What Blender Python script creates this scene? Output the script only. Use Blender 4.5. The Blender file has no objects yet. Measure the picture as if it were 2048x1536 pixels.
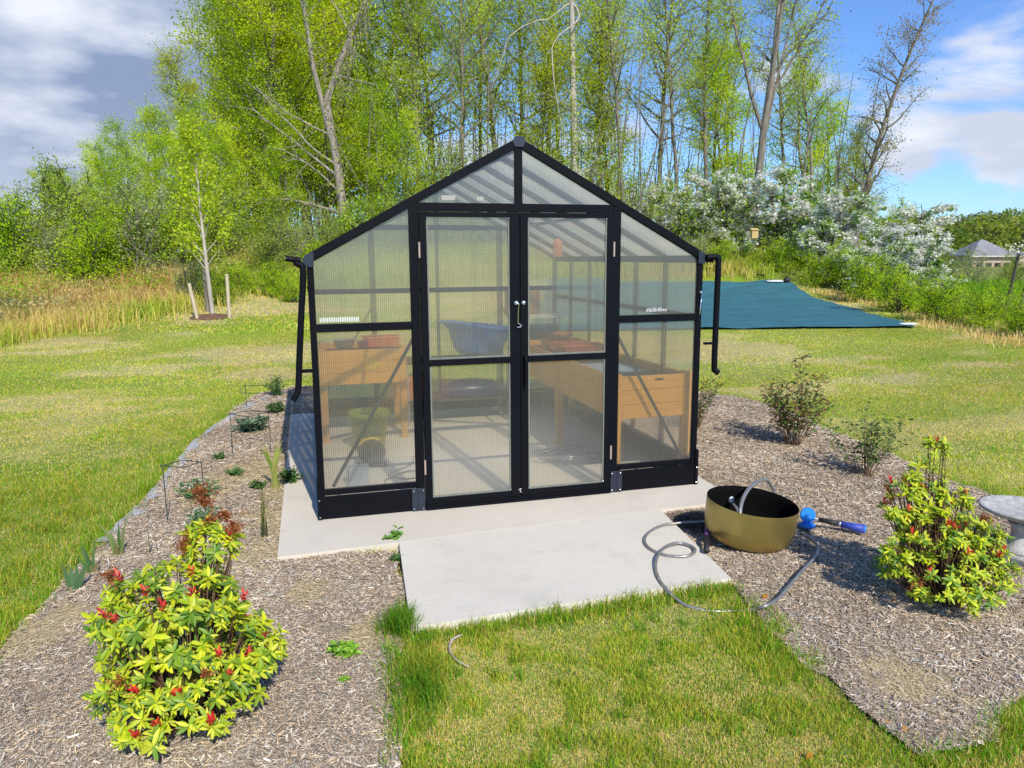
import bpy, math, random
import numpy as np
from mathutils import Vector, Matrix
R = math.radians
PI = math.pi
sc = bpy.context.scene
COL = sc.collection
rng = np.random.default_rng(7)
random.seed(5)

# ------------------------------------------------------------------ camera
F_PX, YAW, TILT, ROLL = 1480.0, 0.2667, 0.1693, -0.0068
CAM = np.array([-1.5263, -5.3584, 1.8825])
FW = np.array([math.sin(YAW), math.cos(YAW)])          # ground-plane forward
RT = np.array([math.cos(YAW), -math.sin(YAW)])         # ground-plane right
fw3 = Vector((FW[0]*math.cos(TILT), FW[1]*math.cos(TILT), -math.sin(TILT)))
rt3 = Vector((RT[0], RT[1], 0))
up3 = rt3.cross(fw3)
r2 = math.cos(ROLL)*rt3 + math.sin(ROLL)*up3
u2 = -math.sin(ROLL)*rt3 + math.cos(ROLL)*up3
cam_d = bpy.data.cameras.new('camera')
cam = bpy.data.objects.new('camera', cam_d); COL.objects.link(cam)
M4 = Matrix(((r2[0], u2[0], -fw3[0], CAM[0]), (r2[1], u2[1], -fw3[1], CAM[1]), (r2[2], u2[2], -fw3[2], CAM[2]), (0, 0, 0, 1)))
cam.matrix_world = M4
cam_d.sensor_width = 36; cam_d.lens = F_PX/2048*36
cam_d.clip_start = 0.05; cam_d.clip_end = 2000
sc.camera = cam

# ------------------------------------------------------------------ numpy noise
def _h(ix, iy, s):
    n = (ix.astype(np.int64)*374761393 + iy.astype(np.int64)*668265263 + s*982451653) & 0x7fffffff
    n = ((n ^ (n >> 13))*1274126177) & 0x7fffffff
    return ((n ^ (n >> 16)) & 0xffff)/65535.0
def vnoise(x, y, s=0):
    x = np.asarray(x, float); y = np.asarray(y, float)
    ix = np.floor(x); iy = np.floor(y); fx = x-ix; fy = y-iy
    fx = fx*fx*(3-2*fx); fy = fy*fy*(3-2*fy)
    a = _h(ix, iy, s); b = _h(ix+1, iy, s); c = _h(ix, iy+1, s); d = _h(ix+1, iy+1, s)
    return (a*(1-fx)+b*fx)*(1-fy) + (c*(1-fx)+d*fx)*fy
def fbm(x, y, s=0, o=4):
    t = 0; a = .5; n = 0
    for k in range(o):
        t = t + a*vnoise(np.asarray(x)*2**k, np.asarray(y)*2**k, s+k); n += a; a *= .55
    return t/n
def sstep(a, b, x):
    t = np.clip((np.asarray(x, float)-a)/(b-a), 0, 1); return t*t*(3-2*t)

# ------------------------------------------------------------------ terrain
def ab(x, y):
    dx = np.asarray(x, float)-CAM[0]; dy = np.asarray(y, float)-CAM[1]
    return dx*RT[0]+dy*RT[1], dx*FW[0]+dy*FW[1]
def xy(a, b):
    return CAM[0]+np.asarray(a)*RT[0]+np.asarray(b)*FW[0], CAM[1]+np.asarray(a)*RT[1]+np.asarray(b)*FW[1]
def ground_z(x, y):
    a, b = ab(x, y)
    bb = np.maximum(b, 1.0); s = a/bb
    z = -0.05 + .045*np.maximum(0, b-14) * (1-sstep(22, 30, b)) + .045*12*sstep(22, 30, b)
    start = 24 - 5*sstep(-.2, -.5, s)
    side = 1-sstep(.36, .56, s)
    bank = (1.7*sstep(0, 12, b-start) + .03*np.clip(b-start-12, 0, 40))*side
    z = z + bank - sstep(60, 120, b)*side*1.2
    z = z - (1-side)*.5*sstep(22, 50, b)
    z = z + (fbm(x*.25, y*.25, 3, 3)-.5)*.5*sstep(18, 26, b) + (fbm(x*.6+9, y*.6, 5, 2)-.5)*.06*sstep(5, 12, b)
    return z
def hit(u, v, lift=0.0):
    d = np.array(fw3)+(u-1024)/F_PX*np.array(r2)-(v-768)/F_PX*np.array(u2)
    t = 1.0
    for _ in range(4000):
        p = CAM+d*t
        if p[2]-lift <= float(ground_z(p[0], p[1])): break
        t += .02+.002*t
    return p
def at_ub(u, b):                      # column of the photo, distance ahead -> ground point
    x, y = xy((u-1024)/F_PX*b, b); return float(x), float(y)

def inpoly(x, y, P):
    x = np.asarray(x); y = np.asarray(y); c = np.zeros(x.shape, bool); n = len(P)
    for i in range(n):
        x1, y1 = P[i]; x2, y2 = P[(i+1) % n]
        m = ((y1 > y) != (y2 > y)) & (x < (x2-x1)*(y-y1)/((y2-y1)+1e-12)+x1)
        c ^= m
    return c
LB = [(-1.3, -4.4), (-1.26, -2.85), (-1.16, -1.8), (-1.0, -.66), (-1.5, -.6), (-1.5, 4.0), (-1.3, 4.6), (-1.4, 6.0), (-1.78, 6.2), (-2.38, 5.5), (-2.76, 2.9), (-2.95, .3), (-3.1, -1.4), (-3.3, -2.4), (-3.5, -4.4)]
RB = [(.8, -1.72), (.75, -2.0), (.65, -2.6), (.66, -3.3), (1.0, -3.28), (1.44, -3.08), (2.3, -2.85), (3.5, -2.6), (3.75, -1.6), (3.68, -.8), (3.95, 1.05), (4.24, 3.0), (3.9, 3.7), (3.2, 4.6), (1.6, 4.6), (1.5, 3.9), (1.5, -.2), (.95, -.45)]
SLAB = [(-1.80, -.63), (1.64, -.46), (1.8, 3.95), (-1.8, 3.95)]
APRON = [(-1.03, -.5), (.95, -.3), (.95, -.48), (.81, -1.71), (-1.1, -1.78)]

# ------------------------------------------------------------------ mesh helpers
def finish(o, kind=None, label=None, cat=None, group=None):
    if kind: o['kind'] = kind
    if label: o['label'] = label
    if cat: o['category'] = cat
    if group: o['group'] = group
    return o
def mesh_np(name, V, Fc, mat=None, col=None, parent=None, smooth=False, vcol=None):
    me = bpy.data.meshes.new(name)
    V = np.ascontiguousarray(V, np.float32); Fc = np.ascontiguousarray(Fc, np.int32)
    k = Fc.shape[1]; n = len(Fc)
    me.vertices.add(len(V)); me.vertices.foreach_set('co', V.ravel())
    me.loops.add(n*k); me.loops.foreach_set('vertex_index', Fc.ravel())
    me.polygons.add(n); me.polygons.foreach_set('loop_start', np.arange(0, n*k, k, dtype=np.int32))
    me.polygons.foreach_set('loop_total', np.full(n, k, np.int32))
    if smooth: me.polygons.foreach_set('use_smooth', np.ones(n, bool))
    me.update(calc_edges=True)
    if col is not None:
        at = me.attributes.new('Col', 'FLOAT_COLOR', 'FACE')
        c = np.ones((n, 4), np.float32); c[:, :3] = col; at.data.foreach_set('color', c.ravel())
    if vcol is not None:
        at = me.attributes.new('Col', 'FLOAT_COLOR', 'POINT')
        c = np.ones((len(V), 4), np.float32); c[:, :3] = vcol; at.data.foreach_set('color', c.ravel())
    if mat: me.materials.append(mat)
    o = bpy.data.objects.new(name, me); COL.objects.link(o)
    if parent is not None: o.parent = parent
    return o

class MB:
    def __init__(s): s.v = []; s.f = []
    def add(s, vs, fs):
        n = len(s.v); s.v += [tuple(map(float, p)) for p in vs]; s.f += [tuple(i+n for i in f) for f in fs]; return s
    def box(s, x0, x1, y0, y1, z0, z1, rot=0, c=None):
        P = [(x, y, z) for z in (z0, z1) for y in (y0, y1) for x in (x0, x1)]
        if rot:
            cx, cy = c or ((x0+x1)/2, (y0+y1)/2); cr, sr = math.cos(rot), math.sin(rot)
            P = [(cx+(x-cx)*cr-(y-cy)*sr, cy+(x-cx)*sr+(y-cy)*cr, z) for x, y, z in P]
        return s.add(P, [(0, 2, 3, 1), (4, 5, 7, 6), (0, 1, 5, 4), (2, 6, 7, 3), (0, 4, 6, 2), (1, 3, 7, 5)])
    def bar(s, p, q, w, d, up=(0, 0, 1)):
        p = Vector(p); q = Vector(q); a = (q-p).normalized(); b = a.cross(Vector(up)).normalized(); c = b.cross(a).normalized()
        P = [e+b*(i*w/2)+c*(j*d/2) for e in (p, q) for i, j in ((-1, -1), (1, -1), (1, 1), (-1, 1))]
        return s.add(P, [(3, 2, 1, 0), (4, 5, 6, 7), (0, 1, 5, 4), (1, 2, 6, 5), (2, 3, 7, 6), (3, 0, 4, 7)])
    def prism(s, poly, y0, y1):            # polygon in x,z extruded along y
        n = len(poly); P = [(x, y0, z) for x, z in poly]+[(x, y1, z) for x, z in poly]
        return s.add(P, [tuple(range(n)), tuple(range(2*n-1, n-1, -1))]+[(i, i+n, (i+1) % n+n, (i+1) % n) for i in range(n)])
    def tube(s, pts, r, n=8, cap=True):
        pts = [Vector(p) for p in pts]; m = len(pts)
        rs = r if hasattr(r, '__len__') else [r]*m
        up = Vector((0, 0, 1)); vs = []; prev = None
        for i, p in enumerate(pts):
            t = (pts[min(i+1, m-1)]-pts[max(i-1, 0)]).normalized()
            if prev is None: b = t.cross(up) if abs(t.z) < .95 else t.cross(Vector((1, 0, 0)))
            else: b = prev-t*prev.dot(t)
            b.normalize(); prev = b; c = t.cross(b)
            vs += [p+(b*math.cos(k*2*PI/n)+c*math.sin(k*2*PI/n))*rs[i] for k in range(n)]
        fs = [(i*n+k, i*n+(k+1) % n, (i+1)*n+(k+1) % n, (i+1)*n+k) for i in range(m-1) for k in range(n)]
        if cap: fs += [tuple(range(n-1, -1, -1)), tuple(range((m-1)*n, m*n))]
        return s.add(vs, fs)
    def lathe(s, prof, n=32, c=(0, 0, 0), cap=False):
        vs = [(c[0]+r*math.cos(k*2*PI/n), c[1]+r*math.sin(k*2*PI/n), c[2]+z) for r, z in prof for k in range(n)]
        m = len(prof); fs = [(i*n+k, i*n+(k+1) % n, (i+1)*n+(k+1) % n, (i+1)*n+k) for i in range(m-1) for k in range(n)]
        if cap: fs += [tuple(range(n-1, -1, -1)), tuple(range((m-1)*n, m*n))]
        return s.add(vs, fs)
    def build(s, name, mat, parent=None, smooth=False, bevel=0, loc=None):
        me = bpy.data.meshes.new(name); me.from_pydata(s.v, [], s.f); me.update()
        if mat: me.materials.append(mat)
        o = bpy.data.objects.new(name, me); COL.objects.link(o)
        if parent is not None: o.parent = parent
        if loc: o.location = loc
        if smooth: me.polygons.foreach_set('use_smooth', [True]*len(me.polygons))
        if bevel:
            m = o.modifiers.new('bevel', 'BEVEL'); m.width = bevel; m.segments = 2; m.limit_method = 'ANGLE'
        return o
def spline(pts, n=8):
    P = [Vector(p) for p in pts]; out = []
    for i in range(len(P)-1):
        p0 = P[max(i-1, 0)]; p1 = P[i]; p2 = P[i+1]; p3 = P[min(i+2, len(P)-1)]
        for k in range(n):
            t = k/n
            out.append(.5*((2*p1)+(p2-p0)*t+(2*p0-5*p1+4*p2-p3)*t*t+(3*p1-p0-3*p2+p3)*t**3))
    return out+[P[-1]]
def empty(name, loc, label, cat, group=None, rz=0, scale=1):
    o = bpy.data.objects.new(name, None); COL.objects.link(o); o.empty_display_size = .2
    o.location = loc; o.rotation_euler = (0, 0, rz); o.scale = (scale,)*3 if not hasattr(scale, '__len__') else scale
    return finish(o, None, label, cat, group)
def dup(root, loc, label, group=None, rz=0, scale=1):
    r = root.copy(); COL.objects.link(r); r.location = loc; r.rotation_euler = (0, 0, rz)
    r.scale = (scale,)*3 if not hasattr(scale, '__len__') else scale
    r['label'] = label
    if group: r['group'] = group
    for ch in root.children:
        c = ch.copy(); COL.objects.link(c); c.parent = r
        for g in ch.children:
            d = g.copy(); COL.objects.link(d); d.parent = c
    return r

# ------------------------------------------------------------------ materials
def new_mat(name):
    m = bpy.data.materials.new(name); m.use_nodes = True; nt = m.node_tree; nt.nodes.clear()
    out = nt.nodes.new('ShaderNodeOutputMaterial'); return m, nt, out
def N(nt, typ, **kw):
    n = nt.nodes.new(typ)
    for k, v in kw.items():
        if k in n.inputs: n.inputs[k].default_value = v
        else: setattr(n, k, v)
    return n
def mat(name, c1, c2=None, scale=8, rough=.6, metal=0, bump=0, bscale=None, detail=6, spec=.5, stretch=None, contrast=(.3, .7)):
    m, nt, out = new_mat(name); L = nt.links.new
    p = N(nt, 'ShaderNodeBsdfPrincipled', Roughness=rough, Metallic=metal); p.inputs['Specular IOR Level'].default_value = spec
    L(p.outputs[0], out.inputs[0])
    tc = N(nt, 'ShaderNodeTexCoord'); mp = N(nt, 'ShaderNodeMapping')
    if stretch: mp.inputs['Scale'].default_value = stretch
    L(tc.outputs['Object'], mp.inputs[0])
    nz = N(nt, 'ShaderNodeTexNoise', Scale=scale, Detail=detail); L(mp.outputs[0], nz.inputs['Vector'])
    c2 = c2 or tuple(x*.8 for x in c1)
    r = N(nt, 'ShaderNodeValToRGB'); r.color_ramp.elements[0].position = contrast[0]; r.color_ramp.elements[1].position = contrast[1]
    r.color_ramp.elements[0].color = (*c2, 1); r.color_ramp.elements[1].color = (*c1, 1)
    L(nz.outputs['Fac'], r.inputs[0]); L(r.outputs[0], p.inputs['Base Color'])
    if bump:
        nb = N(nt, 'ShaderNodeTexNoise', Scale=bscale or scale*4, Detail=4); L(mp.outputs[0], nb.inputs['Vector'])
        b = N(nt, 'ShaderNodeBump', Strength=bump, Distance=.01); L(nb.outputs['Fac'], b.inputs['Height']); L(b.outputs[0], p.inputs['Normal'])
    return m
def leaf_mat(name, trans=.4, rough=.5, spec=.3, tint=(1.15, 1.1, .55), pscale=1.0):
    m, nt, out = new_mat(name); L = nt.links.new
    at = N(nt, 'ShaderNodeAttribute', attribute_name='Col')
    p = N(nt, 'ShaderNodeBsdfPrincipled', Roughness=rough); p.inputs['Specular IOR Level'].default_value = spec
    L(at.outputs['Color'], p.inputs['Base Color'])
    t = N(nt, 'ShaderNodeBsdfTranslucent'); mx = N(nt, 'ShaderNodeMix', data_type='RGBA', blend_type='MULTIPLY')
    mx.inputs[0].default_value = 1; mx.inputs[7].default_value = (*tint, 1); L(at.outputs['Color'], mx.inputs[6]); L(mx.outputs[2], t.inputs[0])
    s = N(nt, 'ShaderNodeMixShader', Fac=trans); L(p.outputs[0], s.inputs[1]); L(t.outputs[0], s.inputs[2]); L(s.outputs[0], out.inputs[0])
    return m
def attr_mat(name, rough=.9, nscale=0, amt=.3, bump=0, bscale=60, spec=.2):
    m, nt, out = new_mat(name); L = nt.links.new
    at = N(nt, 'ShaderNodeAttribute', attribute_name='Col')
    p = N(nt, 'ShaderNodeBsdfPrincipled', Roughness=rough); p.inputs['Specular IOR Level'].default_value = spec; L(p.outputs[0], out.inputs[0])
    src = at.outputs['Color']
    geo = N(nt, 'ShaderNodeNewGeometry')
    if nscale:
        nz = N(nt, 'ShaderNodeTexNoise', Scale=nscale, Detail=8, Roughness=.7); L(geo.outputs['Position'], nz.inputs['Vector'])
        r = N(nt, 'ShaderNodeMapRange'); r.inputs[1].default_value = .3; r.inputs[2].default_value = .7; r.inputs[3].default_value = 1-amt; r.inputs[4].default_value = 1+amt
        L(nz.outputs['Fac'], r.inputs[0])
        mx = N(nt, 'ShaderNodeMix', data_type='RGBA', blend_type='MULTIPLY'); mx.inputs[0].default_value = 1
        L(src, mx.inputs[6]); L(r.outputs[0], mx.inputs[7]); src = mx.outputs[2]
    L(src, p.inputs['Base Color'])
    if bump:
        nb = N(nt, 'ShaderNodeTexNoise', Scale=bscale, Detail=5); L(geo.outputs['Position'], nb.inputs['Vector'])
        b = N(nt, 'ShaderNodeBump', Strength=bump, Distance=.02); L(nb.outputs['Fac'], b.inputs['Height']); L(b.outputs[0], p.inputs['Normal'])
    return m
def concrete_mat(name, c, c2, seed=0):
    m, nt, out = new_mat(name); L = nt.links.new
    p = N(nt, 'ShaderNodeBsdfPrincipled', Roughness=.85); L(p.outputs[0], out.inputs[0])
    geo = N(nt, 'ShaderNodeNewGeometry'); mp = N(nt, 'ShaderNodeMapping'); mp.inputs['Location'].default_value = (seed, seed*2, 0); L(geo.outputs['Position'], mp.inputs[0])
    n1 = N(nt, 'ShaderNodeTexNoise', Scale=1.3, Detail=6, Roughness=.6); L(mp.outputs[0], n1.inputs['Vector'])
    n2 = N(nt, 'ShaderNodeTexNoise', Scale=180, Detail=3); L(mp.outputs[0], n2.inputs['Vector'])
    mp2 = N(nt, 'ShaderNodeMapping'); mp2.inputs['Scale'].default_value = (3, 60, 60); L(geo.outputs['Position'], mp2.inputs[0])
    n3 = N(nt, 'ShaderNodeTexNoise', Scale=1.5, Detail=3); L(mp2.outputs[0], n3.inputs['Vector'])      # broom finish
    r = N(nt, 'ShaderNodeValToRGB'); r.color_ramp.elements[0].position = .3; r.color_ramp.elements[1].position = .72
    r.color_ramp.elements[0].color = (*c2, 1); r.color_ramp.elements[1].color = (*c, 1); L(n1.outputs['Fac'], r.inputs[0])
    a = N(nt, 'ShaderNodeMapRange'); a.inputs[1].default_value = .25; a.inputs[2].default_value = .75; a.inputs[3].default_value = .86; a.inputs[4].default_value = 1.12; L(n2.outputs['Fac'], a.inputs[0])
    a3 = N(nt, 'ShaderNodeMapRange'); a3.inputs[1].default_value = .3; a3.inputs[2].default_value = .7; a3.inputs[3].default_value = .95; a3.inputs[4].default_value = 1.04; L(n3.outputs['Fac'], a3.inputs[0])
    mu = N(nt, 'ShaderNodeMath', operation='MULTIPLY'); L(a.outputs[0], mu.inputs[0]); L(a3.outputs[0], mu.inputs[1])
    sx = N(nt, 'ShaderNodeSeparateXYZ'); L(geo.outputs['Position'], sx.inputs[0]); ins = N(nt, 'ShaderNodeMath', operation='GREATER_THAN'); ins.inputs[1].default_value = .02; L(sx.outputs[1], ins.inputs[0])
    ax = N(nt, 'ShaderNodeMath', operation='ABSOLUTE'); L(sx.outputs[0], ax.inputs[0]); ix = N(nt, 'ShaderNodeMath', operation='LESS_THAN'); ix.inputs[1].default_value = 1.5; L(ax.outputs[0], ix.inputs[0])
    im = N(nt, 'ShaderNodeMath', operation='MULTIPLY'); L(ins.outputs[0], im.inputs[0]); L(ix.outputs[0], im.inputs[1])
    cl = N(nt, 'ShaderNodeMix', data_type='RGBA'); L(im.outputs[0], cl.inputs[0]); L(r.outputs[0], cl.inputs[6]); cl.inputs[7].default_value = (.86, .80, .69, 1)  # floor colour lightened inside the greenhouse footprint to make up for dim interior light
    # faint stains and a wandering hairline crack
    ns = N(nt, 'ShaderNodeTexNoise', Scale=3.1, Detail=7, Roughness=.65); L(mp.outputs[0], ns.inputs['Vector'])
    st = N(nt, 'ShaderNodeMapRange'); st.inputs[1].default_value = .54; st.inputs[2].default_value = .70; st.inputs[3].default_value = 1; st.inputs[4].default_value = .90; L(ns.outputs['Fac'], st.inputs[0])
    mu2 = N(nt, 'ShaderNodeMath', operation='MULTIPLY'); L(mu.outputs[0], mu2.inputs[0]); L(st.outputs[0], mu2.inputs[1])
    mx = N(nt, 'ShaderNodeMix', data_type='RGBA', blend_type='MULTIPLY'); mx.inputs[0].default_value = 1; L(cl.outputs[2], mx.inputs[6]); L(mu2.outputs[0], mx.inputs[7])
    L(mx.outputs[2], p.inputs['Base Color'])
    b = N(nt, 'ShaderNodeBump', Strength=.25, Distance=.004); L(n2.outputs['Fac'], b.inputs['Height']); L(b.outputs[0], p.inputs['Normal'])
    return m
def polycarb(name, axis, refr, transl, diff, amp=1.9, ior=1.12, freq=1/.0145, tcol=(.99, .955, .85)):
    # twin-wall sheet: fluted cells bend the view sideways, the skins scatter a little light
    m, nt, out = new_mat(name); L = nt.links.new
    geo = N(nt, 'ShaderNodeNewGeometry'); sp = N(nt, 'ShaderNodeSeparateXYZ'); L(geo.outputs['Position'], sp.inputs[0])
    ph = N(nt, 'ShaderNodeMath', operation='MULTIPLY'); ph.inputs[1].default_value = freq*2*PI; L(sp.outputs[axis], ph.inputs[0])
    s = N(nt, 'ShaderNodeMath', operation='SINE'); L(ph.outputs[0], s.inputs[0])
    wn = N(nt, 'ShaderNodeTexWhiteNoise', noise_dimensions='3D'); L(geo.outputs['Position'], wn.inputs['Vector']); sw_ = N(nt, 'ShaderNodeMath', operation='MULTIPLY'); L(s.outputs[0], sw_.inputs[0]); L(wn.outputs['Value'], sw_.inputs[1])
    sa = N(nt, 'ShaderNodeMath', operation='MULTIPLY'); sa.inputs[1].default_value = amp; L(sw_.outputs[0], sa.inputs[0])
    T = N(nt, 'ShaderNodeCombineXYZ'); L(sa.outputs[0], T.inputs[axis])
    va = N(nt, 'ShaderNodeVectorMath', operation='ADD'); L(geo.outputs['Incoming'], va.inputs[0]); L(T.outputs[0], va.inputs[1])
    vn = N(nt, 'ShaderNodeVectorMath', operation='NORMALIZE'); L(va.outputs[0], vn.inputs[0])
    # rib walls between flutes
    c = N(nt, 'ShaderNodeMath', operation='COSINE'); L(ph.outputs[0], c.inputs[0])
    rb = N(nt, 'ShaderNodeMapRange'); rb.inputs[1].default_value = .6; rb.inputs[2].default_value = .95; rb.inputs[3].default_value = 1; rb.inputs[4].default_value = .62; L(c.outputs[0], rb.inputs[0])
    rc = N(nt, 'ShaderNodeMix', data_type='RGBA', blend_type='MULTIPLY'); rc.inputs[0].default_value = 1; rc.inputs[6].default_value = (*tcol, 1); L(rb.outputs[0], rc.inputs[7])
    rf = N(nt, 'ShaderNodeBsdfRefraction', Roughness=.03, IOR=ior); L(rc.outputs[2], rf.inputs['Color']); L(vn.outputs[0], rf.inputs['Normal'])
    tr = N(nt, 'ShaderNodeBsdfTransparent'); L(rc.outputs[2], tr.inputs['Color'])
    m1 = N(nt, 'ShaderNodeMixShader', Fac=refr); L(tr.outputs[0], m1.inputs[1]); L(rf.outputs[0], m1.inputs[2])
    tl = N(nt, 'ShaderNodeBsdfTranslucent', Color=(.92, .90, .84, 1)); m2 = N(nt, 'ShaderNodeMixShader', Fac=transl); L(m1.outputs[0], m2.inputs[1]); L(tl.outputs[0], m2.inputs[2])
    df = N(nt, 'ShaderNodeBsdfDiffuse', Color=(.80, .78, .68, 1)); m3 = N(nt, 'ShaderNodeMixShader', Fac=diff); L(m2.outputs[0], m3.inputs[1]); L(df.outputs[0], m3.inputs[2])
    gl = N(nt, 'ShaderNodeBsdfGlossy', Roughness=.12, Color=(.9, .92, .95, 1)); lw = N(nt, 'ShaderNodeLayerWeight', Blend=.5); pw = N(nt, 'ShaderNodeMath', operation='POWER'); pw.inputs[1].default_value = 4; L(lw.outputs['Facing'], pw.inputs[0]); fr = N(nt, 'ShaderNodeMath', operation='MULTIPLY_ADD'); fr.inputs[1].default_value = .8; fr.inputs[2].default_value = .06; L(pw.outputs[0], fr.inputs[0]); m4 = N(nt, 'ShaderNodeMixShader')
    L(fr.outputs[0], m4.inputs[0]); L(m3.outputs[0], m4.inputs[1]); L(gl.outputs[0], m4.inputs[2]); L(m4.outputs[0], out.inputs[0])
    return m

M = {}
M['black'] = mat('black_powder_coat', (.018, .019, .023), (.0035, .004, .0065), 140, .5, 0, .06, 300, spec=.10, contrast=(.55, .8))
M['black_dull'] = mat('black_dull', (.02, .02, .022), (.012, .012, .013), 30, .6)
M['slate'] = mat('slate_bracket', (.028, .036, .055), (.02, .026, .04), 20, .4, .3)
M['screw'] = mat('zinc_screw', (.75, .75, .74), (.6, .6, .6), 40, .25, 1)
M['chrome'] = mat('chrome', (.85, .85, .86), (.75, .75, .76), 30, .12, 1)
M['hinge'] = mat('hinge_pin', (.62, .46, .38), (.5, .38, .32), 50, .35, .4)
M['gasket'] = mat('gasket', (.19, .2, .17), (.14, .15, .13), 30, .5)
M['white'] = mat('white_print', (.8, .8, .78), (.7, .7, .68), 30, .5)
M['poly_x'] = polycarb('polycarbonate_front', 0, .48, .07, .08)
M['poly_y'] = polycarb('polycarbonate_side', 1, .16, .08, .03)
M['poly_roof'] = polycarb('polycarbonate_roof', 1, .08, .46, .04)
M['cedar'] = mat('cedar', (.80, .40, .06), (.66, .31, .045), 4, .6, 0, .15, 20, stretch=(1, 1, 9))
M['soil'] = mat('soil', (.07, .045, .03), (.03, .02, .012), 30, .95, 0, .8, 60)
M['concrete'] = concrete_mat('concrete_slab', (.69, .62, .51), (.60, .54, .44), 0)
M['concrete2'] = concrete_mat('concrete_apron', (.70, .645, .54), (.63, .58, .485), 7)
M['brass'] = mat('brushed_brass', (.42, .325, .105), (.34, .255, .075), 3, .36, .75, .04, 120, stretch=(1, 1, 30))
M['bowl_in'] = mat('bowl_interior', (.004, .004, .004), (.003, .003, .003), 20, .9, spec=.08)
M['steel'] = mat('corrugated_steel', (.40, .39, .365), (.24, .23, .22), 60, .42, .6)
M['blue_pl'] = mat('blue_plastic', (.015, .26, .85), (.012, .21, .7), 12, .45)
M['blue_grip'] = mat('blue_grip', (.05, .09, .5), (.03, .06, .36), 20, .5)
M['purple'] = mat('purple_plastic', (.17, .05, .24), (.12, .035, .17), 20, .4)
M['stone'] = mat('cast_stone', (.52, .50, .47), (.32, .31, .29), 25, .9, 0, .6, 90)
M['wire'] = mat('green_wire', (.02, .055, .05), (.012, .035, .032), 30, .45)
M['bark'] = mat('bark', (.27, .235, .19), (.11, .092, .072), 3, .95, 0, .7, 10, stretch=(3, 3, .6))
M['bark_pale'] = mat('bark_pale', (.50, .45, .38), (.30, .26, .21), 4, .9, 0, .5, 12, stretch=(3, 3, .6))
M['bark_mid'] = mat('bark_mid', (.36, .31, .25), (.17, .145, .115), 4, .95, 0, .7, 10, stretch=(3, 3, .6))
M['bark_dark'] = mat('bark_dark', (.10, .085, .07), (.045, .038, .032), 4, .95, 0, .5, 12, stretch=(3, 3, .6))
M['twig'] = mat('twig', (.20, .11, .06), (.10, .055, .03), 10, .8)
M['leaf'] = leaf_mat('tree_leaves', .5, .8, .05, (1.3, 1.2, .5))
M['grass'] = leaf_mat('grass_blades', .42, .7, .08, (1.25, 1.15, .6))
M['pieris'] = leaf_mat('glossy_leaves', .34, .42, .4)
M['petal'] = leaf_mat('petals', .45, .7, .1, (1, 1, .9))
M['chips'] = attr_mat('mulch_chips', .9, 0, 0, 0)
M['mulch'] = attr_mat('mulch', .95, 70, .55, .9, 90)
M['ground'] = attr_mat('ground', .95, 45, .55, 1.0, 60)
M['tarp'] = mat('tarp', (.04, .165, .21), (.026, .115, .155), 1.2, .6, 0, .9, 5, stretch=(1, 2.5, 1))
M['fabric'] = mat('landscape_fabric', (.46, .47, .5), (.33, .34, .36), 20, .8, 0, .3, 60)
M['bag'] = mat('white_bag', (.75, .75, .73), (.55, .55, .53), 12, .6, 0, .4, 30)
M['terracotta'] = mat('terracotta', (.48, .14, .06), (.36, .1, .045), 12, .75)
M['orange'] = mat('orange_plastic', (.75, .17, .015), (.6, .12, .01), 12, .45)
M['navy'] = mat('navy_vinyl', (.035, .04, .14), (.02, .022, .08), 10, .3)
M['tub'] = mat('blue_tub', (.035, .16, .52), (.025, .12, .4), 6, .45)
M['lime'] = mat('lime_pot', (.28, .34, .012), (.22, .27, .01), 10, .5)
M['card'] = mat('cardboard', (.34, .17, .075), (.27, .13, .055), 10, .8)
M['shelf'] = mat('shelf_board', (.62, .6, .52), (.5, .48, .42), 10, .6)
M['yellow'] = mat('yellow_plastic', (.8, .55, .01), (.7, .45, .01), 10, .5)
M['clear'] = mat('pale_blue_plastic', (.42, .5, .62), (.34, .41, .52), 10, .3)
M['galv'] = mat('galvanised', (.62, .63, .65), (.42, .43, .45), 18, .3, .9)
M['stake'] = mat('stake_wood', (.58, .48, .34), (.42, .35, .25), 8, .85, stretch=(3, 3, .5))
M['bird'] = mat('birdhouse_wood', (.60, .42, .17), (.5, .34, .13), 8, .7)
M['roof'] = mat('slate_roof', (.30, .29, .31), (.22, .215, .23), .8, .85, 0, .3, 6)
M['brick'] = mat('pinkish_brick', (.55, .40, .33), (.42, .3, .25), 2, .85)
M['window'] = mat('dark_window', (.03, .035, .04), (.02, .022, .025), 3, .1)
M['cream'] = mat('cream_trim', (.62, .58, .52), (.52, .48, .42), 3, .7)

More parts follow.
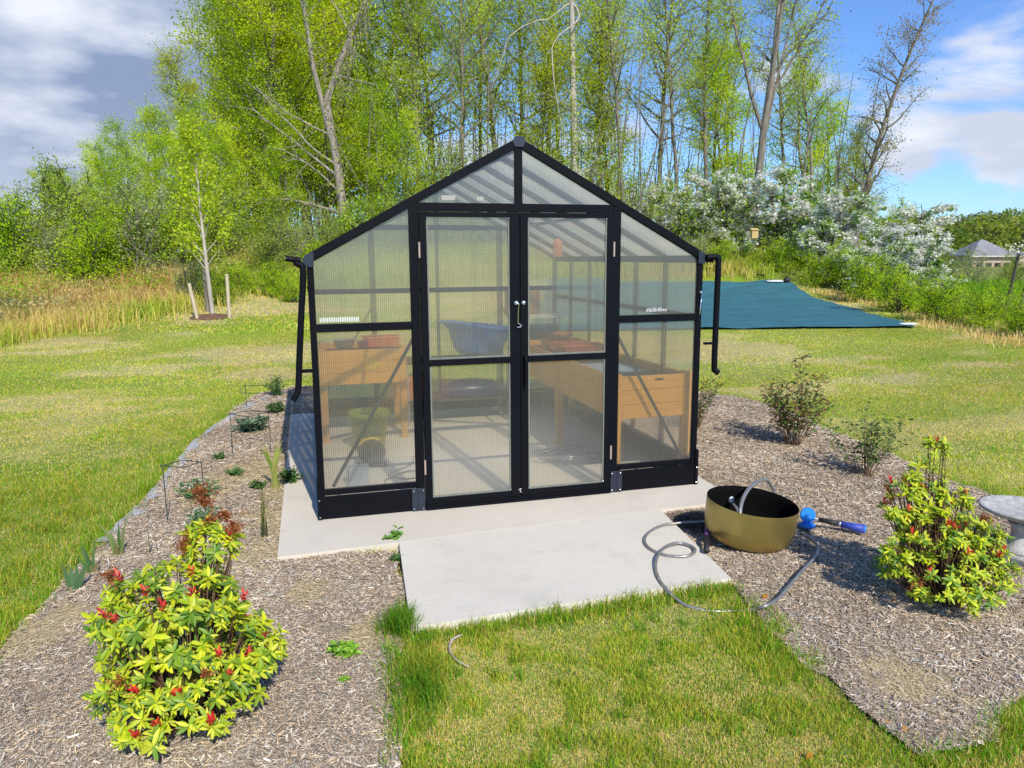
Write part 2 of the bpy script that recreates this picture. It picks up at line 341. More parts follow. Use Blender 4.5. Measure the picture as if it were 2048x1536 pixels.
# ------------------------------------------------------------------ setting: ground sheet
def grid_from(av, bv):
    A, B = np.meshgrid(av, bv); X, Y = xy(A, B); return A, B, X, Y
bv = np.concatenate([np.arange(-6, 12, .16), np.arange(12, 46, .4), np.arange(46, 120, 3), np.arange(120, 900, 40)])
av0 = np.concatenate([-np.geomspace(900, 14, 34), np.arange(-13.6, 13.7, .22), np.geomspace(14, 900, 34)])
A, B, X, Y = grid_from(av0, bv)
Z = ground_z(X, Y)
slab_in = inpoly(X, Y, [(-1.72, -.5), (1.6, -.4), (1.7, 3.85), (-1.7, 3.85)]) | inpoly(X, Y, [(-.95, -.5), (.85, -.5), (.72, -1.62), (-1.0, -1.68)])
Z = Z-slab_in*.1
def lawn_colour(x, y):
    a, b = ab(x, y)
    n1 = fbm(x*1.1, y*1.1, 11, 4); n2 = fbm(x*.35, y*.35, 23, 3); n3 = fbm(x*5, y*5, 31, 2)
    dry = sstep(.38, .56, .45*fbm(x*4.5, y*4.5, 91, 4)+.25*n1+.15*n2+.15*n3 + .05*sstep(3.5, 6, x))
    g = np.stack([.17+.06*n3, .28+.06*n3, .03+0*n3], -1)
    yl = np.stack([.38+.06*n3, .42+.06*n3, .08+0*n3], -1)
    st = np.stack([.58+.08*n3, .50+.07*n3, .25+0*n3], -1)
    dry = dry*.75; base = g*(1-dry[..., None])+(.5*yl+.5*st)*dry[..., None]
    far = sstep(6, 12, b)[..., None]
    mid = np.stack([.36+.22*(n1-.5)+.2*(n2-.5), .40+.06*(n1-.5), .075+.14*(n2-.5)], -1)
    tan = (.75*sstep(.50, .66, fbm(x*.45+3, y*.8, 141, 4)))[..., None]; mid = mid*(1-tan)+np.array([.60, .50, .27])*tan
    return base*(1-far)+mid*far
WSP = [ab(*hit(u, v)[:2]) for u, v in ((-120, 712), (0, 692), (150, 662), (300, 640), (424, 614), (520, 592), (610, 578), (1000, 562), (1440, 551), (1590, 566), (1700, 602), (1850, 650), (2048, 690), (2200, 725))]
WSX = [float(p[0]/p[1]) for p in WSP]; WSY = [float(p[1]) for p in WSP]
def wild_start(a, b):
    return np.interp(a/np.maximum(b, 1), WSX, WSY)
def ground_colour(x, y):
    a, b = ab(x, y)
    c = lawn_colour(x, y)
    w = sstep(-.6, 1.2, b-wild_start(a, b)+(fbm(x*.8, y*.8, 41, 3)-.5)*2.5)[..., None]
    n = fbm(x*1.4, y*1.4, 51, 4)[..., None]
    wild = np.array([.2, .27, .04])*(1-n)+np.array([.34, .32, .11])*n
    return np.clip(c*(1-w)+wild*w, .01, 1)
idx = np.arange(A.size).reshape(A.shape)
Fg = np.stack([idx[:-1, :-1], idx[:-1, 1:], idx[1:, 1:], idx[1:, :-1]], -1).reshape(-1, 4)
gc = ground_colour(X, Y).reshape(-1, 3)*.8
o = mesh_np('ground', np.stack([X, Y, Z], -1).reshape(-1, 3), Fg, M['ground'], None, None, True, vcol=gc); finish(o, 'structure')

# mulch beds: fine bumpy sheets
def clay(x, y):
    c = 0
    for cx, cy, r in [(-1.75, .9, .35), (-1.95, -.45, .22), (-2.1, 1.5, .4), (-1.72, 2.1, .35), (-1.7, 1.5, .3), (-1.78, .3, .3), (-2.95, -1.2, .25), (-1.35, -1.75, .16), (1.05, -2.85, .2), (-2.3, -1.3, .2), (-1.6, -1.15, .14), (-2.45, .9, .22), (-1.9, .2, .18)]:
        c = np.maximum(c, 1-sstep(.5, 1.15, np.hypot(x-cx, (y-cy)*.8)/r + (fbm(x*14, y*14, 8, 4)-.5)*2.2))
    return c
def basin_shadow(x, y):
    return np.maximum(1-sstep(.5, 1.2, np.hypot((x-1.12)*1.2, y+.75)/.27+(fbm(x*12, y*12, 4, 2)-.5)*.5), 0)  # dark patch painted where the basin casts its shadow on the mulch
def mulch_colour(x, y):
    n = fbm(x*6, y*6, 61, 4); n2 = fbm(x*1.6, y*1.6, 67, 3); cl = clay(x, y)[..., None]; shd = basin_shadow(x, y)[..., None]
    c = np.array([.34, .28, .215])*(.6+.8*n[..., None]); c = c*(1-.3*n2[..., None])+np.array([.26, .245, .23])*.3*n2[..., None]
    c = c*(1-cl*.9)+np.array([.54, .43, .24])*cl*.9
    return np.clip(c*(1-.75*shd), .004, 1)
def mulch_z(x, y):
    return ground_z(x, y)+.003+.026*fbm(x*5, y*5, 71, 3)**1.5+.02*np.maximum(fbm(x*1.2, y*1.2, 73, 2)-.35, 0)
def bed(name, poly):
    P = np.array(poly); x0, y0 = P.min(0)-.05; x1, y1 = P.max(0)+.05; st = .035
    X, Y = np.meshgrid(np.arange(x0, x1, st), np.arange(y0, y1, st))
    Xn = X+(fbm(X*4, Y*4, 81, 2)-.5)*.12; Yn = Y+(fbm(X*4, Y*4, 85, 2)-.5)*.12
    ins = inpoly(Xn, Yn, poly); idx = np.arange(X.size).reshape(X.shape)
    Fc = np.stack([idx[:-1, :-1], idx[:-1, 1:], idx[1:, 1:], idx[1:, :-1]], -1)
    k = (ins[:-1, :-1] & ins[1:, 1:] & ins[:-1, 1:] & ins[1:, :-1]); Fc = Fc[k]
    used = np.unique(Fc); rm = np.full(X.size, -1); rm[used] = np.arange(len(used))
    V = np.stack([X, Y, mulch_z(X, Y)], -1).reshape(-1, 3)[used]
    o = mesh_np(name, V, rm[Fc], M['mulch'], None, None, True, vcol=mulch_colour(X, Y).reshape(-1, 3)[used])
    finish(o, 'structure')
bed('mulch_bed', LB); bed('mulch_bed', RB)

def mulch_chips(name, poly, dens, smin, smax, seed):
    g = np.random.default_rng(seed); P = np.array(poly); x0, y0 = P.min(0); x1, y1 = P.max(0)
    n = int((x1-x0)*(y1-y0)*dens); x = g.uniform(x0, x1, n); y = g.uniform(y0, y1, n)
    a, b = ab(x, y); d = np.hypot(a, b)
    k = inpoly(x+(fbm(x*4, y*4, 81, 2)-.5)*.12, y+(fbm(x*4, y*4, 85, 2)-.5)*.12, poly) & (g.random(n) < np.clip(4.2/d, .3, 1)) & (np.abs(a) < .8*b+.5)
    k &= ~((clay(x, y) > .5) & (g.random(n) < .5))
    x = x[k]; y = y[k]; d = d[k]; n = len(x)
    L = np.clip(g.lognormal(math.log((smin+smax)/2.6), .5, n), smin, smax*1.8)*np.clip(d/4.2, .8, 1.6); W = np.clip(L*g.uniform(.07, .26, n), .0018, .008)
    th = g.uniform(0, 2*PI, n); el = g.normal(0, .22, n); ro = g.normal(0, .5, n)
    D = np.stack([np.cos(th)*np.cos(el), np.sin(th)*np.cos(el), np.sin(el)], -1)
    S = np.stack([-np.sin(th)*np.cos(ro), np.cos(th)*np.cos(ro), np.sin(ro)], -1)
    C = np.stack([x, y, mulch_z(x, y)+g.uniform(.002, .016, n)], -1)
    hl = (L/2)[:, None]; hw = (W/2)[:, None]; t = g.uniform(.3, 1, n)[:, None]
    V = np.stack([C-D*hl-S*hw, C-D*hl*.9+S*hw*t, C+D*hl+S*hw*.8, C+D*hl*.85-S*hw*t], 1).reshape(-1, 3)
    Fc = np.arange(4*n).reshape(-1, 4)
    pal = np.array([[.46, .415, .36], [.56, .51, .44], [.34, .255, .18], [.54, .425, .29], [.22, .165, .12], [.70, .65, .57], [.43, .335, .235]])
    w = np.array([.27, .13, .20, .16, .08, .03, .13])
    c = pal[g.choice(len(pal), n, p=w)]*g.uniform(.7, 1.25, n)[:, None]
    n2 = fbm(x*1.6, y*1.6, 67, 3)[:, None]; c = c*(.85+.6*n2)*np.array([1.09, 1.04, .97])
    cl = clay(x, y)[:, None]; c = c*(1-.75*cl)+np.array([.56, .45, .26])*.75*cl
    c = c*(1-.8*basin_shadow(x, y)[:, None])  # chips darkened by the same painted basin shadow
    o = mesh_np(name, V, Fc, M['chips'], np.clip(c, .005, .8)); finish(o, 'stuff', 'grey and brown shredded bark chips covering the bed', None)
mulch_chips('mulch_chips', LB, 30000, .008, .030, 101)
mulch_chips('mulch_chips', RB, 30000, .008, .030, 102)
mulch_chips('mulch_chips', [(x*1.03+.02, y*1.02) for x, y in RB], 500, .01, .03, 105)
mulch_chips('mulch_chips', [(.64, -3.32), (2.4, -2.9), (2.3, -1.7), (.8, -1.75)], 260, .03, .07, 103)
mulch_chips('mulch_chips', [(-3.4, -3.4), (-1.28, -3.4), (-1.1, -.7), (-2.6, -1.2)], 200, .03, .07, 104)

# concrete slab and front apron
def slab(name, poly, z0, z1, m):
    b = MB(); n = len(poly)
    b.add([(x, y, z0) for x, y in poly]+[(x, y, z1) for x, y in poly], [tuple(range(n, 2*n))]+[(i, (i+1) % n, (i+1) % n+n, i+n) for i in range(n)])
    o = b.build(name, m, None, False, 0); return finish(o, 'structure')
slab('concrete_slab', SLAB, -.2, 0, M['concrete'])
slab('concrete_apron', [(-1.02, -.5945), (.955, -.496), (.81, -1.71), (-1.1, -1.78)], -.2, -.0012, M['concrete2'])

# ------------------------------------------------------------------ grass
def blades(name, x, y, h, w, col, lean=.35, zoff=0, label=None, seed=1, z=None):
    g = np.random.default_rng(seed); n = len(x)
    th = g.uniform(0, 2*PI, n); D = np.stack([np.cos(th), np.sin(th), 0*th], -1); ph = g.uniform(0, 2*PI, n)
    S = np.stack([np.cos(ph), np.sin(ph), 0*ph], -1)*(w/2)[:, None]
    P = np.stack([x, y, (ground_z(x, y) if z is None else z)+zoff-.004], -1); ln = np.abs(g.normal(0, lean, n))+.05
    H = h[:, None]; up = np.array([0, 0, 1.])
    mid = P+up*H*.55*np.cos(ln)[:, None]+D*H*.5*np.sin(ln*.6)[:, None]
    tip = P+up*H*np.cos(ln*1.5)[:, None].clip(.15)+D*H*np.sin(np.minimum(ln*1.5, 1.5))[:, None]
    V = np.stack([P-S, P+S, mid-S*.8, mid+S*.8, tip], 1).reshape(-1, 3)
    b = (np.arange(n)*5)[:, None]
    Fc = np.concatenate([b+[0, 1, 3], b+[0, 3, 2], b+[2, 3, 4]], 1).reshape(-1, 3)
    o = mesh_np(name, V, Fc, M['grass'], np.repeat(np.clip(col*np.array([1.38, 1.22, .92]), .004, .9), 3, 0)); finish(o, 'stuff', label)
    return o
def lawn_points(g, a0, a1, b0, b1, dens):
    n = int((a1-a0)*(b1-b0)*dens); a = g.uniform(a0, a1, n); b = g.uniform(b0, b1, n)
    k = (np.abs(a) < .74*b+.4); a = a[k]; b = b[k]; x, y = xy(a, b)
    wob = (fbm(x*4, y*4, 81, 2)-.5)*.12; wob2 = (fbm(x*4, y*4, 85, 2)-.5)*.12
    k = ~(inpoly(x+wob, y+wob2, LB) | inpoly(x+wob, y+wob2, RB) | inpoly(x, y, SLAB) | inpoly(x, y, [(-1.03, -.5), (.95, -.3), (.81, -1.70), (-1.095, -1.77)]) | inpoly(x, y, TARP))
    return x[k], y[k], a[k], b[k]
tp = [hit(1062, 663), hit(1835, 657), hit(1578, 566), hit(1100, 561)]
TARP = [(p[0], p[1]) for p in tp]
TARPV = tp
g = np.random.default_rng(21)
def grass_zone(name, b0, b1, dens, hmin, hmax, wid, seed, label, amax=1):
    g = np.random.default_rng(seed); A1 = .72*b1+.4
    x, y, a, b = lawn_points(g, -A1, A1, b0, b1, dens)
    k = b < wild_start(a, b)+.6; x = x[k]; y = y[k]; a = a[k]; b = b[k]; n = len(x)
    c = lawn_colour(x, y); n1 = fbm(x*1.1, y*1.1, 11, 4)
    pn = fbm(x*6.5, y*6.5, 91, 4); nf = 1-sstep(4.5, 7, b); dryp = np.clip(.2+(.25+.34*nf)*sstep(.44, .57, pn)+.5*(n1-.5)+.12*(x > 2)+.55*(1-nf)*sstep(.50, .66, fbm(x*.45+3, y*.8, 141, 4)), .08, .9)
    dry = g.random(n) < dryp
    grn = np.stack([g.uniform(.13, .28, n), g.uniform(.29, .45, n), g.uniform(.015, .05, n)], -1)
    yel = np.stack([g.uniform(.42, .56, n), g.uniform(.48, .58, n), g.uniform(.07, .13, n)], -1)
    stw = np.stack([g.uniform(.62, .78, n), g.uniform(.52, .66, n), g.uniform(.30, .44, n)], -1)
    r = g.random(n)[:, None]
    col = np.where(dry[:, None], np.where(r < .82, stw, yel), np.where(r < .55, grn, yel))
    col = col*(.75+.5*fbm(x*.5, y*.5, 95, 2))[:, None]
    h = g.uniform(hmin, hmax, n)*np.where(dry, .6, 1)*(.5+.7*n1+.5*nf*(1-sstep(.36, .5, pn)))
    # longer edges along the apron and bed
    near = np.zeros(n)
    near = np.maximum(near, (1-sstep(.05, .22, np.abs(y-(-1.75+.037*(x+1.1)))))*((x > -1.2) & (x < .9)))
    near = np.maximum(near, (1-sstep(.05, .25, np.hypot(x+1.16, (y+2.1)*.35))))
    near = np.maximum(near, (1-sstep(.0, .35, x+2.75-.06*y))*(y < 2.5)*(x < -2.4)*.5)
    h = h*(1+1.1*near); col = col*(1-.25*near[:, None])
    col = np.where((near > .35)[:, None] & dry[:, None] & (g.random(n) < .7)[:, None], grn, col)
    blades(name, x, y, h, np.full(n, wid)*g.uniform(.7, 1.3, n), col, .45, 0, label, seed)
LG = 'patchy green and straw coloured mown lawn grass'
grass_zone('lawn_grass', 1.3, 3.6, 27000, .018, .046, .0034, 31, LG)
grass_zone('lawn_grass', 3.6, 6.5, 9500, .02, .045, .0046, 32, LG)
grass_zone('lawn_grass', 6.5, 11, 3400, .022, .042, .008, 33, LG)
grass_zone('lawn_grass', 11, 18, 1100, .025, .045, .014, 34, LG)
grass_zone('lawn_grass', 18, 27, 240, .04, .08, .03, 35, LG)

def edge_grass(name, pts, n, wid, hmin, hmax, seed, side=0.0):
    g = np.random.default_rng(seed); Q = np.array([tuple(p)[:2] for p in spline([(x, y, 0) for x, y in pts], 12)]); k = g.uniform(0, len(Q)-1.001, n); i = k.astype(int); p = Q[i]+(Q[i+1]-Q[i])*(k-i)[:, None]
    t = Q[i+1]-Q[i]; t = t/np.linalg.norm(t, axis=1, keepdims=True); nr = np.stack([-t[:, 1], t[:, 0]], -1); p = p+nr*(g.normal(side, wid, n))[:, None]
    k = vnoise(p[:, 0]*7, p[:, 1]*7, seed) > g.uniform(.1, .75, n); p = p[k]; n = len(p)
    col = np.stack([g.uniform(.10, .26, n), g.uniform(.26, .44, n), g.uniform(.015, .045, n)], -1); st = g.random(n) < .15; col[st] = [.6, .52, .27]
    blades(name, p[:, 0], p[:, 1], g.uniform(hmin, hmax, n)*(.5+vnoise(p[:, 0]*5, p[:, 1]*5, seed+1)), np.full(n, .0042), col, .45, 0, 'longer green grass along the lawn edge', seed)
edge_grass('edge_grass', [(-1.13, -1.83), (-.5, -1.81), (.2, -1.78), (.84, -1.76)], 3000, .028, .035, .09, 401, -.02)
edge_grass('edge_grass', [(.84, -1.72), (.74, -2.0), (.68, -2.3), (.62, -2.62)], 3600, .06, .03, .08, 402, .02)
edge_grass('edge_grass', [(.62, -2.62), (.62, -3.0), (.66, -3.34)], 1600, .06, .03, .07, 407, .0)
edge_grass('edge_grass', [(.68, -3.34), (1.0, -3.31), (1.44, -3.11), (2.3, -2.88)], 2000, .05, .03, .07, 408)
edge_grass('edge_grass', [(-1.17, -1.85), (-1.22, -2.3), (-1.27, -2.85), (-1.3, -3.4)], 2600, .035, .05, .12, 403, -.01)
edge_grass('edge_grass', [(-3.2, -2.0), (-3.08, -1.0), (-2.98, .3), (-2.86, 1.6), (-2.78, 2.9), (-2.4, 5.5)], 6000, .06, .04, .12, 404, .05)
edge_grass('edge_grass', [(3.7, -1.2), (3.72, -.6), (3.95, 1.05), (4.2, 2.6), (4.0, 3.6), (3.2, 4.6)], 4000, .06, .04, .10, 405, -.04)
g = np.random.default_rng(406); nt_ = 260; ta = g.uniform(-2.6, 2.6, nt_); tb = g.uniform(1.4, 6, nt_); tx, ty, _, _ = (lambda X, Y: (X, Y, 0, 0))(*xy(ta, tb))
k = ~(inpoly(tx, ty, LB) | inpoly(tx, ty, RB) | inpoly(tx, ty, SLAB) | inpoly(tx, ty, APRON)); tx = tx[k]; ty = ty[k]; nb_ = 26
px_ = np.repeat(tx, nb_)+g.normal(0, .022, len(tx)*nb_); py_ = np.repeat(ty, nb_)+g.normal(0, .022, len(tx)*nb_); k = ~(inpoly(px_, py_, SLAB) | inpoly(px_, py_, APRON)); px_ = px_[k]; py_ = py_[k]; n = len(px_)
blades('grass_clumps', px_, py_, g.uniform(.04, .085, n), np.full(n, .0042), np.stack([g.uniform(.07, .17, n), g.uniform(.22, .36, n), g.uniform(.012, .03, n)], -1), .4, 0, 'darker green grass clumps in the lawn', 9)

# wild weeds on the bank (tall stems)
def weeds(seed, n, b0, b1, s0, s1, hmin, hmax, wid, pal, pw, label, name='weeds', fr=0, lean=.25, out=60):
    g = np.random.default_rng(seed)
    s = g.uniform(s0, s1, n); b = g.uniform(b0, b1, n); a = s*b; x, y = xy(a, b)
    t = b-wild_start(a, b); k = (t > fr+g.normal(0, .4, n)) & (t < out) & ~inpoly(x, y, TARP); k &= g.random(n) < (.25+1.3*fbm(x*.5, y*.5, seed, 3))
    x = x[k]; y = y[k]; n = len(x); pal = np.array(pal); b = b[k]
    ci = np.clip((fbm(x*.35+3, y*.35, seed+5, 3)-.2)/.6+g.normal(0, .22, n), 0, .999)
    cw = np.cumsum(pw)/np.sum(pw); col = pal[np.searchsorted(cw, ci)]*g.uniform(.7, 1.25, n)[:, None]
    blades(name, x, y, g.uniform(hmin, hmax, n)*(.5+fbm(x*.6, y*.6, seed+9, 2)), np.full(n, wid)*(b/24)*g.uniform(.6, 1.4, n), col, lean, 0, label, seed+2)
GR = [[.24, .38, .05], [.36, .46, .08], [.52, .50, .18], [.60, .50, .28], [.42, .31, .2]]
weeds(201, 90000, 13, 30, -.8, -.2, .15, .62, .024, GR, [.22, .28, .24, .16, .1], 'tall tangled green and dry brown weeds below the left bank', lean=.45)
weeds(202, 45000, 22, 40, -.25, .35, .25, .8, .035, [[.22, .36, .035], [.32, .44, .07], [.42, .44, .13], [.46, .4, .2]], [.4, .3, .2, .1], 'long bright green weeds on the bank behind the greenhouse')
weeds(203, 45000, 13, 34, .3, .76, .2, .6, .03, [[.13, .30, .025], [.2, .37, .04], [.3, .42, .07]], [.5, .3, .2], 'lush green weeds behind the straw on the right', fr=2.4)
weeds(204, 60000, 12, 27, .27, .8, .06, .28, .024, [[.66, .54, .33], [.58, .45, .27], [.76, .66, .43], [.4, .4, .13]], [.4, .25, .25, .1], 'flattened dry straw along the right edge of the lawn', name='dry_straw', fr=-.5, lean=1.0, out=2.6)
weeds(205, 2600, 13, 22, -.8, -.36, .4, .95, .016, [[.66, .56, .3], [.55, .45, .22]], [.6, .4], 'tall pale dry grass stems at the left edge of the lawn', name='dry_grass', fr=-.6, lean=.18, out=2.2)

# ------------------------------------------------------------------ world and sun
SUN_EL, SUN_AZ_DIR = R(40), np.array([.122, -.9925])      # direction towards the sun in plan
w = bpy.data.worlds.new('World'); sc.world = w; w.use_nodes = True; nt = w.node_tree; nt.nodes.clear(); L = nt.links.new
out = N(nt, 'ShaderNodeOutputWorld'); bg = N(nt, 'ShaderNodeBackground', Strength=.15); L(bg.outputs[0], out.inputs[0])
sky = N(nt, 'ShaderNodeTexSky', sky_type='NISHITA'); sky.sun_disc = False; sky.sun_elevation = SUN_EL
sky.sun_rotation = math.atan2(SUN_AZ_DIR[0], SUN_AZ_DIR[1]); sky.altitude = 200; sky.air_density = 1.0; sky.dust_density = .4; sky.ozone_density = 2.0
tc = N(nt, 'ShaderNodeTexCoord')
# clouds in the sky dome: project the direction onto a layer overhead
sp = N(nt, 'ShaderNodeSeparateXYZ'); L(tc.outputs['Generated'], sp.inputs[0])
zz = N(nt, 'ShaderNodeMath', operation='MAXIMUM'); zz.inputs[1].default_value = 0; L(sp.outputs[2], zz.inputs[0])
za = N(nt, 'ShaderNodeMath', operation='ADD'); za.inputs[1].default_value = .22; L(zz.outputs[0], za.inputs[0])
dv = N(nt, 'ShaderNodeVectorMath', operation='DIVIDE'); L(tc.outputs['Generated'], dv.inputs[0]); L(za.outputs[0], dv.inputs[1])
nA = N(nt, 'ShaderNodeTexNoise', Scale=1.35, Detail=9, Roughness=.55, Distortion=.35); mp = N(nt, 'ShaderNodeMapping'); mp.inputs['Location'].default_value = (3.1, 1.4, 0); L(dv.outputs[0], mp.inputs[0]); L(mp.outputs[0], nA.inputs['Vector'])
def blob(u, v, r0, r1):
    d = (np.array(fw3)+(u-1024)/F_PX*np.array(r2)-(v-768)/F_PX*np.array(u2)); d /= np.linalg.norm(d)
    dt = N(nt, 'ShaderNodeVectorMath', operation='DISTANCE'); dt.inputs[1].default_value = tuple(d); L(tc.outputs['Generated'], dt.inputs[0])
    mr = N(nt, 'ShaderNodeMapRange', interpolation_type='SMOOTHSTEP'); mr.inputs[1].default_value = r0; mr.inputs[2].default_value = r1; mr.inputs[3].default_value = 1; mr.inputs[4].default_value = 0; L(dt.outputs['Value'], mr.inputs[0])
    return mr.outputs[0]
def mth(op, a, b):
    n = N(nt, 'ShaderNodeMath', operation=op)
    for i, q in enumerate((a, b)):
        if isinstance(q, (int, float)): n.inputs[i].default_value = q
        else: L(q, n.inputs[i])
    return n.outputs[0]
cov = mth('MULTIPLY', blob(180, 120, .02, .42), .42)
for u, v, r0, r1, a in [(1950, 185, .01, .14, .30), (2030, 320, .0, .08, .25), (1350, 420, .0, .22, .2), (900, 200, .0, .3, .12), (1830, 350, 0, .06, .2), (1750, 300, 0, .09, .14)]:
    cov = mth('ADD', cov, mth('MULTIPLY', blob(u, v, r0, r1), a))
dens = mth('ADD', nA.outputs['Fac'], cov)
cm = N(nt, 'ShaderNodeMapRange', interpolation_type='SMOOTHSTEP'); cm.inputs[1].default_value = .61; cm.inputs[2].default_value = .75; L(dens, cm.inputs[0])
nB = N(nt, 'ShaderNodeTexNoise', Scale=2.2, Detail=6, Roughness=.5); mp2 = N(nt, 'ShaderNodeMapping'); mp2.inputs['Location'].default_value = (7.7, 2.2, 1); L(dv.outputs[0], mp2.inputs[0]); L(mp2.outputs[0], nB.inputs['Vector'])
dark = mth('MULTIPLY', blob(230, 60, .05, .42), 1.0)
shade = N(nt, 'ShaderNodeMapRange'); shade.inputs[1].default_value = .30; shade.inputs[2].default_value = .52; L(nB.outputs['Fac'], shade.inputs[0])
dk = mth('MULTIPLY', mth('MAXIMUM', dark, .42), shade.outputs[0])
cc = N(nt, 'ShaderNodeMix', data_type='RGBA'); L(dk, cc.inputs[0]); cc.inputs[6].default_value = (6.0, 6.3, 7.0, 1); cc.inputs[7].default_value = (1.9, 2.5, 3.9, 1)
sk = N(nt, 'ShaderNodeMix', data_type='RGBA', blend_type='MULTIPLY'); sk.inputs[0].default_value = 1; L(sky.outputs[0], sk.inputs[6]); sk.inputs[7].default_value = (.64, .88, 1.28, 1)
cl = N(nt, 'ShaderNodeMix', data_type='RGBA'); L(cm.outputs[0], cl.inputs[0]); L(sk.outputs[2], cl.inputs[6]); L(cc.outputs[2], cl.inputs[7]); L(cl.outputs[2], bg.inputs[0])

sd = bpy.data.lights.new('sun', 'SUN'); so = bpy.data.objects.new('sun', sd); COL.objects.link(so)
sd.energy = 5.0; sd.angle = R(.5); sd.color = (1, .94, .81)
dirv = Vector((SUN_AZ_DIR[0]*math.cos(SUN_EL), SUN_AZ_DIR[1]*math.cos(SUN_EL), math.sin(SUN_EL)))
so.rotation_euler = dirv.to_track_quat('Z', 'Y').to_euler(); so.location = (2, -12, 14)
sc.view_settings.view_transform = 'Standard'; sc.view_settings.look = 'None'; sc.view_settings.exposure = 0; sc.view_settings.gamma = 1
sc.cycles.max_bounces = 10; sc.cycles.transparent_max_bounces = 24; sc.cycles.transmission_bounces = 8; sc.cycles.diffuse_bounces = 3; sc.cycles.glossy_bounces = 3
sc.cycles.caustics_refractive = False; sc.cycles.caustics_reflective = False; sc.cycles.sample_clamp_indirect = 6
sc.cycles.use_denoising = True; sc.cycles.denoiser = 'OPENIMAGEDENOISE'; sc.cycles.denoising_input_passes = 'RGB_ALBEDO_NORMAL'
# ------------------------------------------------------------------ greenhouse
W2, EV, RG, DP, T = 1.525, 1.87, 2.70, 3.66, .042
SL = (RG-EV)/W2
gh = empty('greenhouse', (0, 0, 0), 'black framed walk-in greenhouse with clear ribbed panels on a concrete slab', 'greenhouse')
BK = M['black']
def rz(x): return RG-SL*abs(x)
def part(name, mb, m, parent=gh, bevel=.002, smooth=False): return mb.build(name, m, parent, smooth, bevel)
def rafter_pts(s, y0, y1, h=.07, lift=.0):
    return MB().prism([(s*(W2+.01), EV-.028+lift), (s*(W2+.01), EV+.036+lift), (0, RG+.042+lift), (0, RG-.026+lift)], y0, y1)
def gable(y0, front):
    yi = y0+T
    for s in (-1, 1):
        part('corner_post', MB().box(min(s*W2, s*(W2-.045)), max(s*W2, s*(W2-.045)), y0, yi, .0, EV-.02), BK)
        part('rafter', rafter_pts(s, y0-.004, yi+.004), BK)
        part('door_post' if front else 'wall_post', MB().box(min(s*.747, s*.812), max(s*.747, s*.812), y0-.002, yi-.002, .0, rz(.78)-.02), BK)
        zc = 1.40 if front else 1.5
        part('mid_rail', MB().box(*sorted((s*.8125, s*1.4795)), y0+.003, yi-.003, zc-.029, zc+.029), BK)
        part('bottom_rail', MB().box(*sorted((s*.8125, s*1.4795)), y0+.003, yi-.003, .178, .222), BK)
        part('kick_plate', MB().box(*sorted((s*.8125, s*1.522)), y0-.008, y0+.002, .004, .176), BK)
        part('brace', MB().bar((s*1.40, yi+.012, .225), (s*.80, yi+.012, 1.29), .004, .026, (0, 1, 0)) if False else MB().bar((s*1.42, yi+.012, .225), (s*.80, yi+.012, 1.30), .026, .004, (0, 1, 0)), M['black_dull'])
    part('header', MB().box(-.746, .746, y0-.001, yi-.001, 2.212, 2.272), BK)
    part('gable_post', MB().box(-.028, .028, y0, yi, 2.2725, RG-.03), BK)
    part('ridge_bracket', MB().prism([(-.03, RG-.03), (-.05, RG+.008), (-.028, RG+.046), (.028, RG+.046), (.05, RG+.008), (.03, RG-.03)], y0-.012, y0-.005), M['slate'])
gable(0, True); gable(DP-T, False)
# front panes
def pane(name, pts, m, parent=gh):
    n = len(pts); return MB().add(pts, [tuple(range(n))]).build(name, m, parent)
def front_panes(y, front):
    zc = 1.40 if front else 1.5
    for s in (-1, 1):
        pane('wall_pane', [(s*.81, y, .222), (s*1.48, y, .222), (s*1.48, y, zc-.029), (s*.81, y, zc-.029)][::s], M['poly_x'])
        pane('wall_pane', [(s*.81, y, zc+.029), (s*1.48, y, zc+.029), (s*1.48, y, rz(1.48)-.03), (s*.81, y, rz(.81)-.03)][::s], M['poly_x'])
        pane('gable_pane', [(s*.028, y, 2.272), (s*.74, y, 2.272), (s*.028, y, rz(.028)-.03)][::s], M['poly_x'])
front_panes(.02, True); front_panes(DP-.02, False)
for x0, x1 in ((-.746, 0), (0, .746)):
    pane('wall_pane', [(x0, DP-.02, .2), (x1, DP-.02, .2), (x1, DP-.02, 1.47), (x0, DP-.02, 1.47)], M['poly_x'])
    pane('wall_pane', [(x0, DP-.02, 1.53), (x1, DP-.02, 1.53), (x1, DP-.02, 2.212), (x0, DP-.02, 2.212)], M['poly_x'])
part('mid_rail', MB().box(-.746, .746, DP-T+.003, DP-.003, 1.471, 1.529), BK)
part('wall_post', MB().box(-.02, .02, DP-T+.001, DP-.001, .0, 1.47), BK)
part('wall_post', MB().box(-.02, .02, DP-T+.001, DP-.001, 1.5295, 2.2115), BK)
part('kick_plate', MB().box(-.746, .746, DP-.004, DP+.004, .004, .19), BK)
part('door_sill', MB().box(-.7465, .7465, -.012, T, .003, .044), BK)
part('door_sill', MB().box(-.7465, .7465, -.030, -.0125, .003, .018), BK)
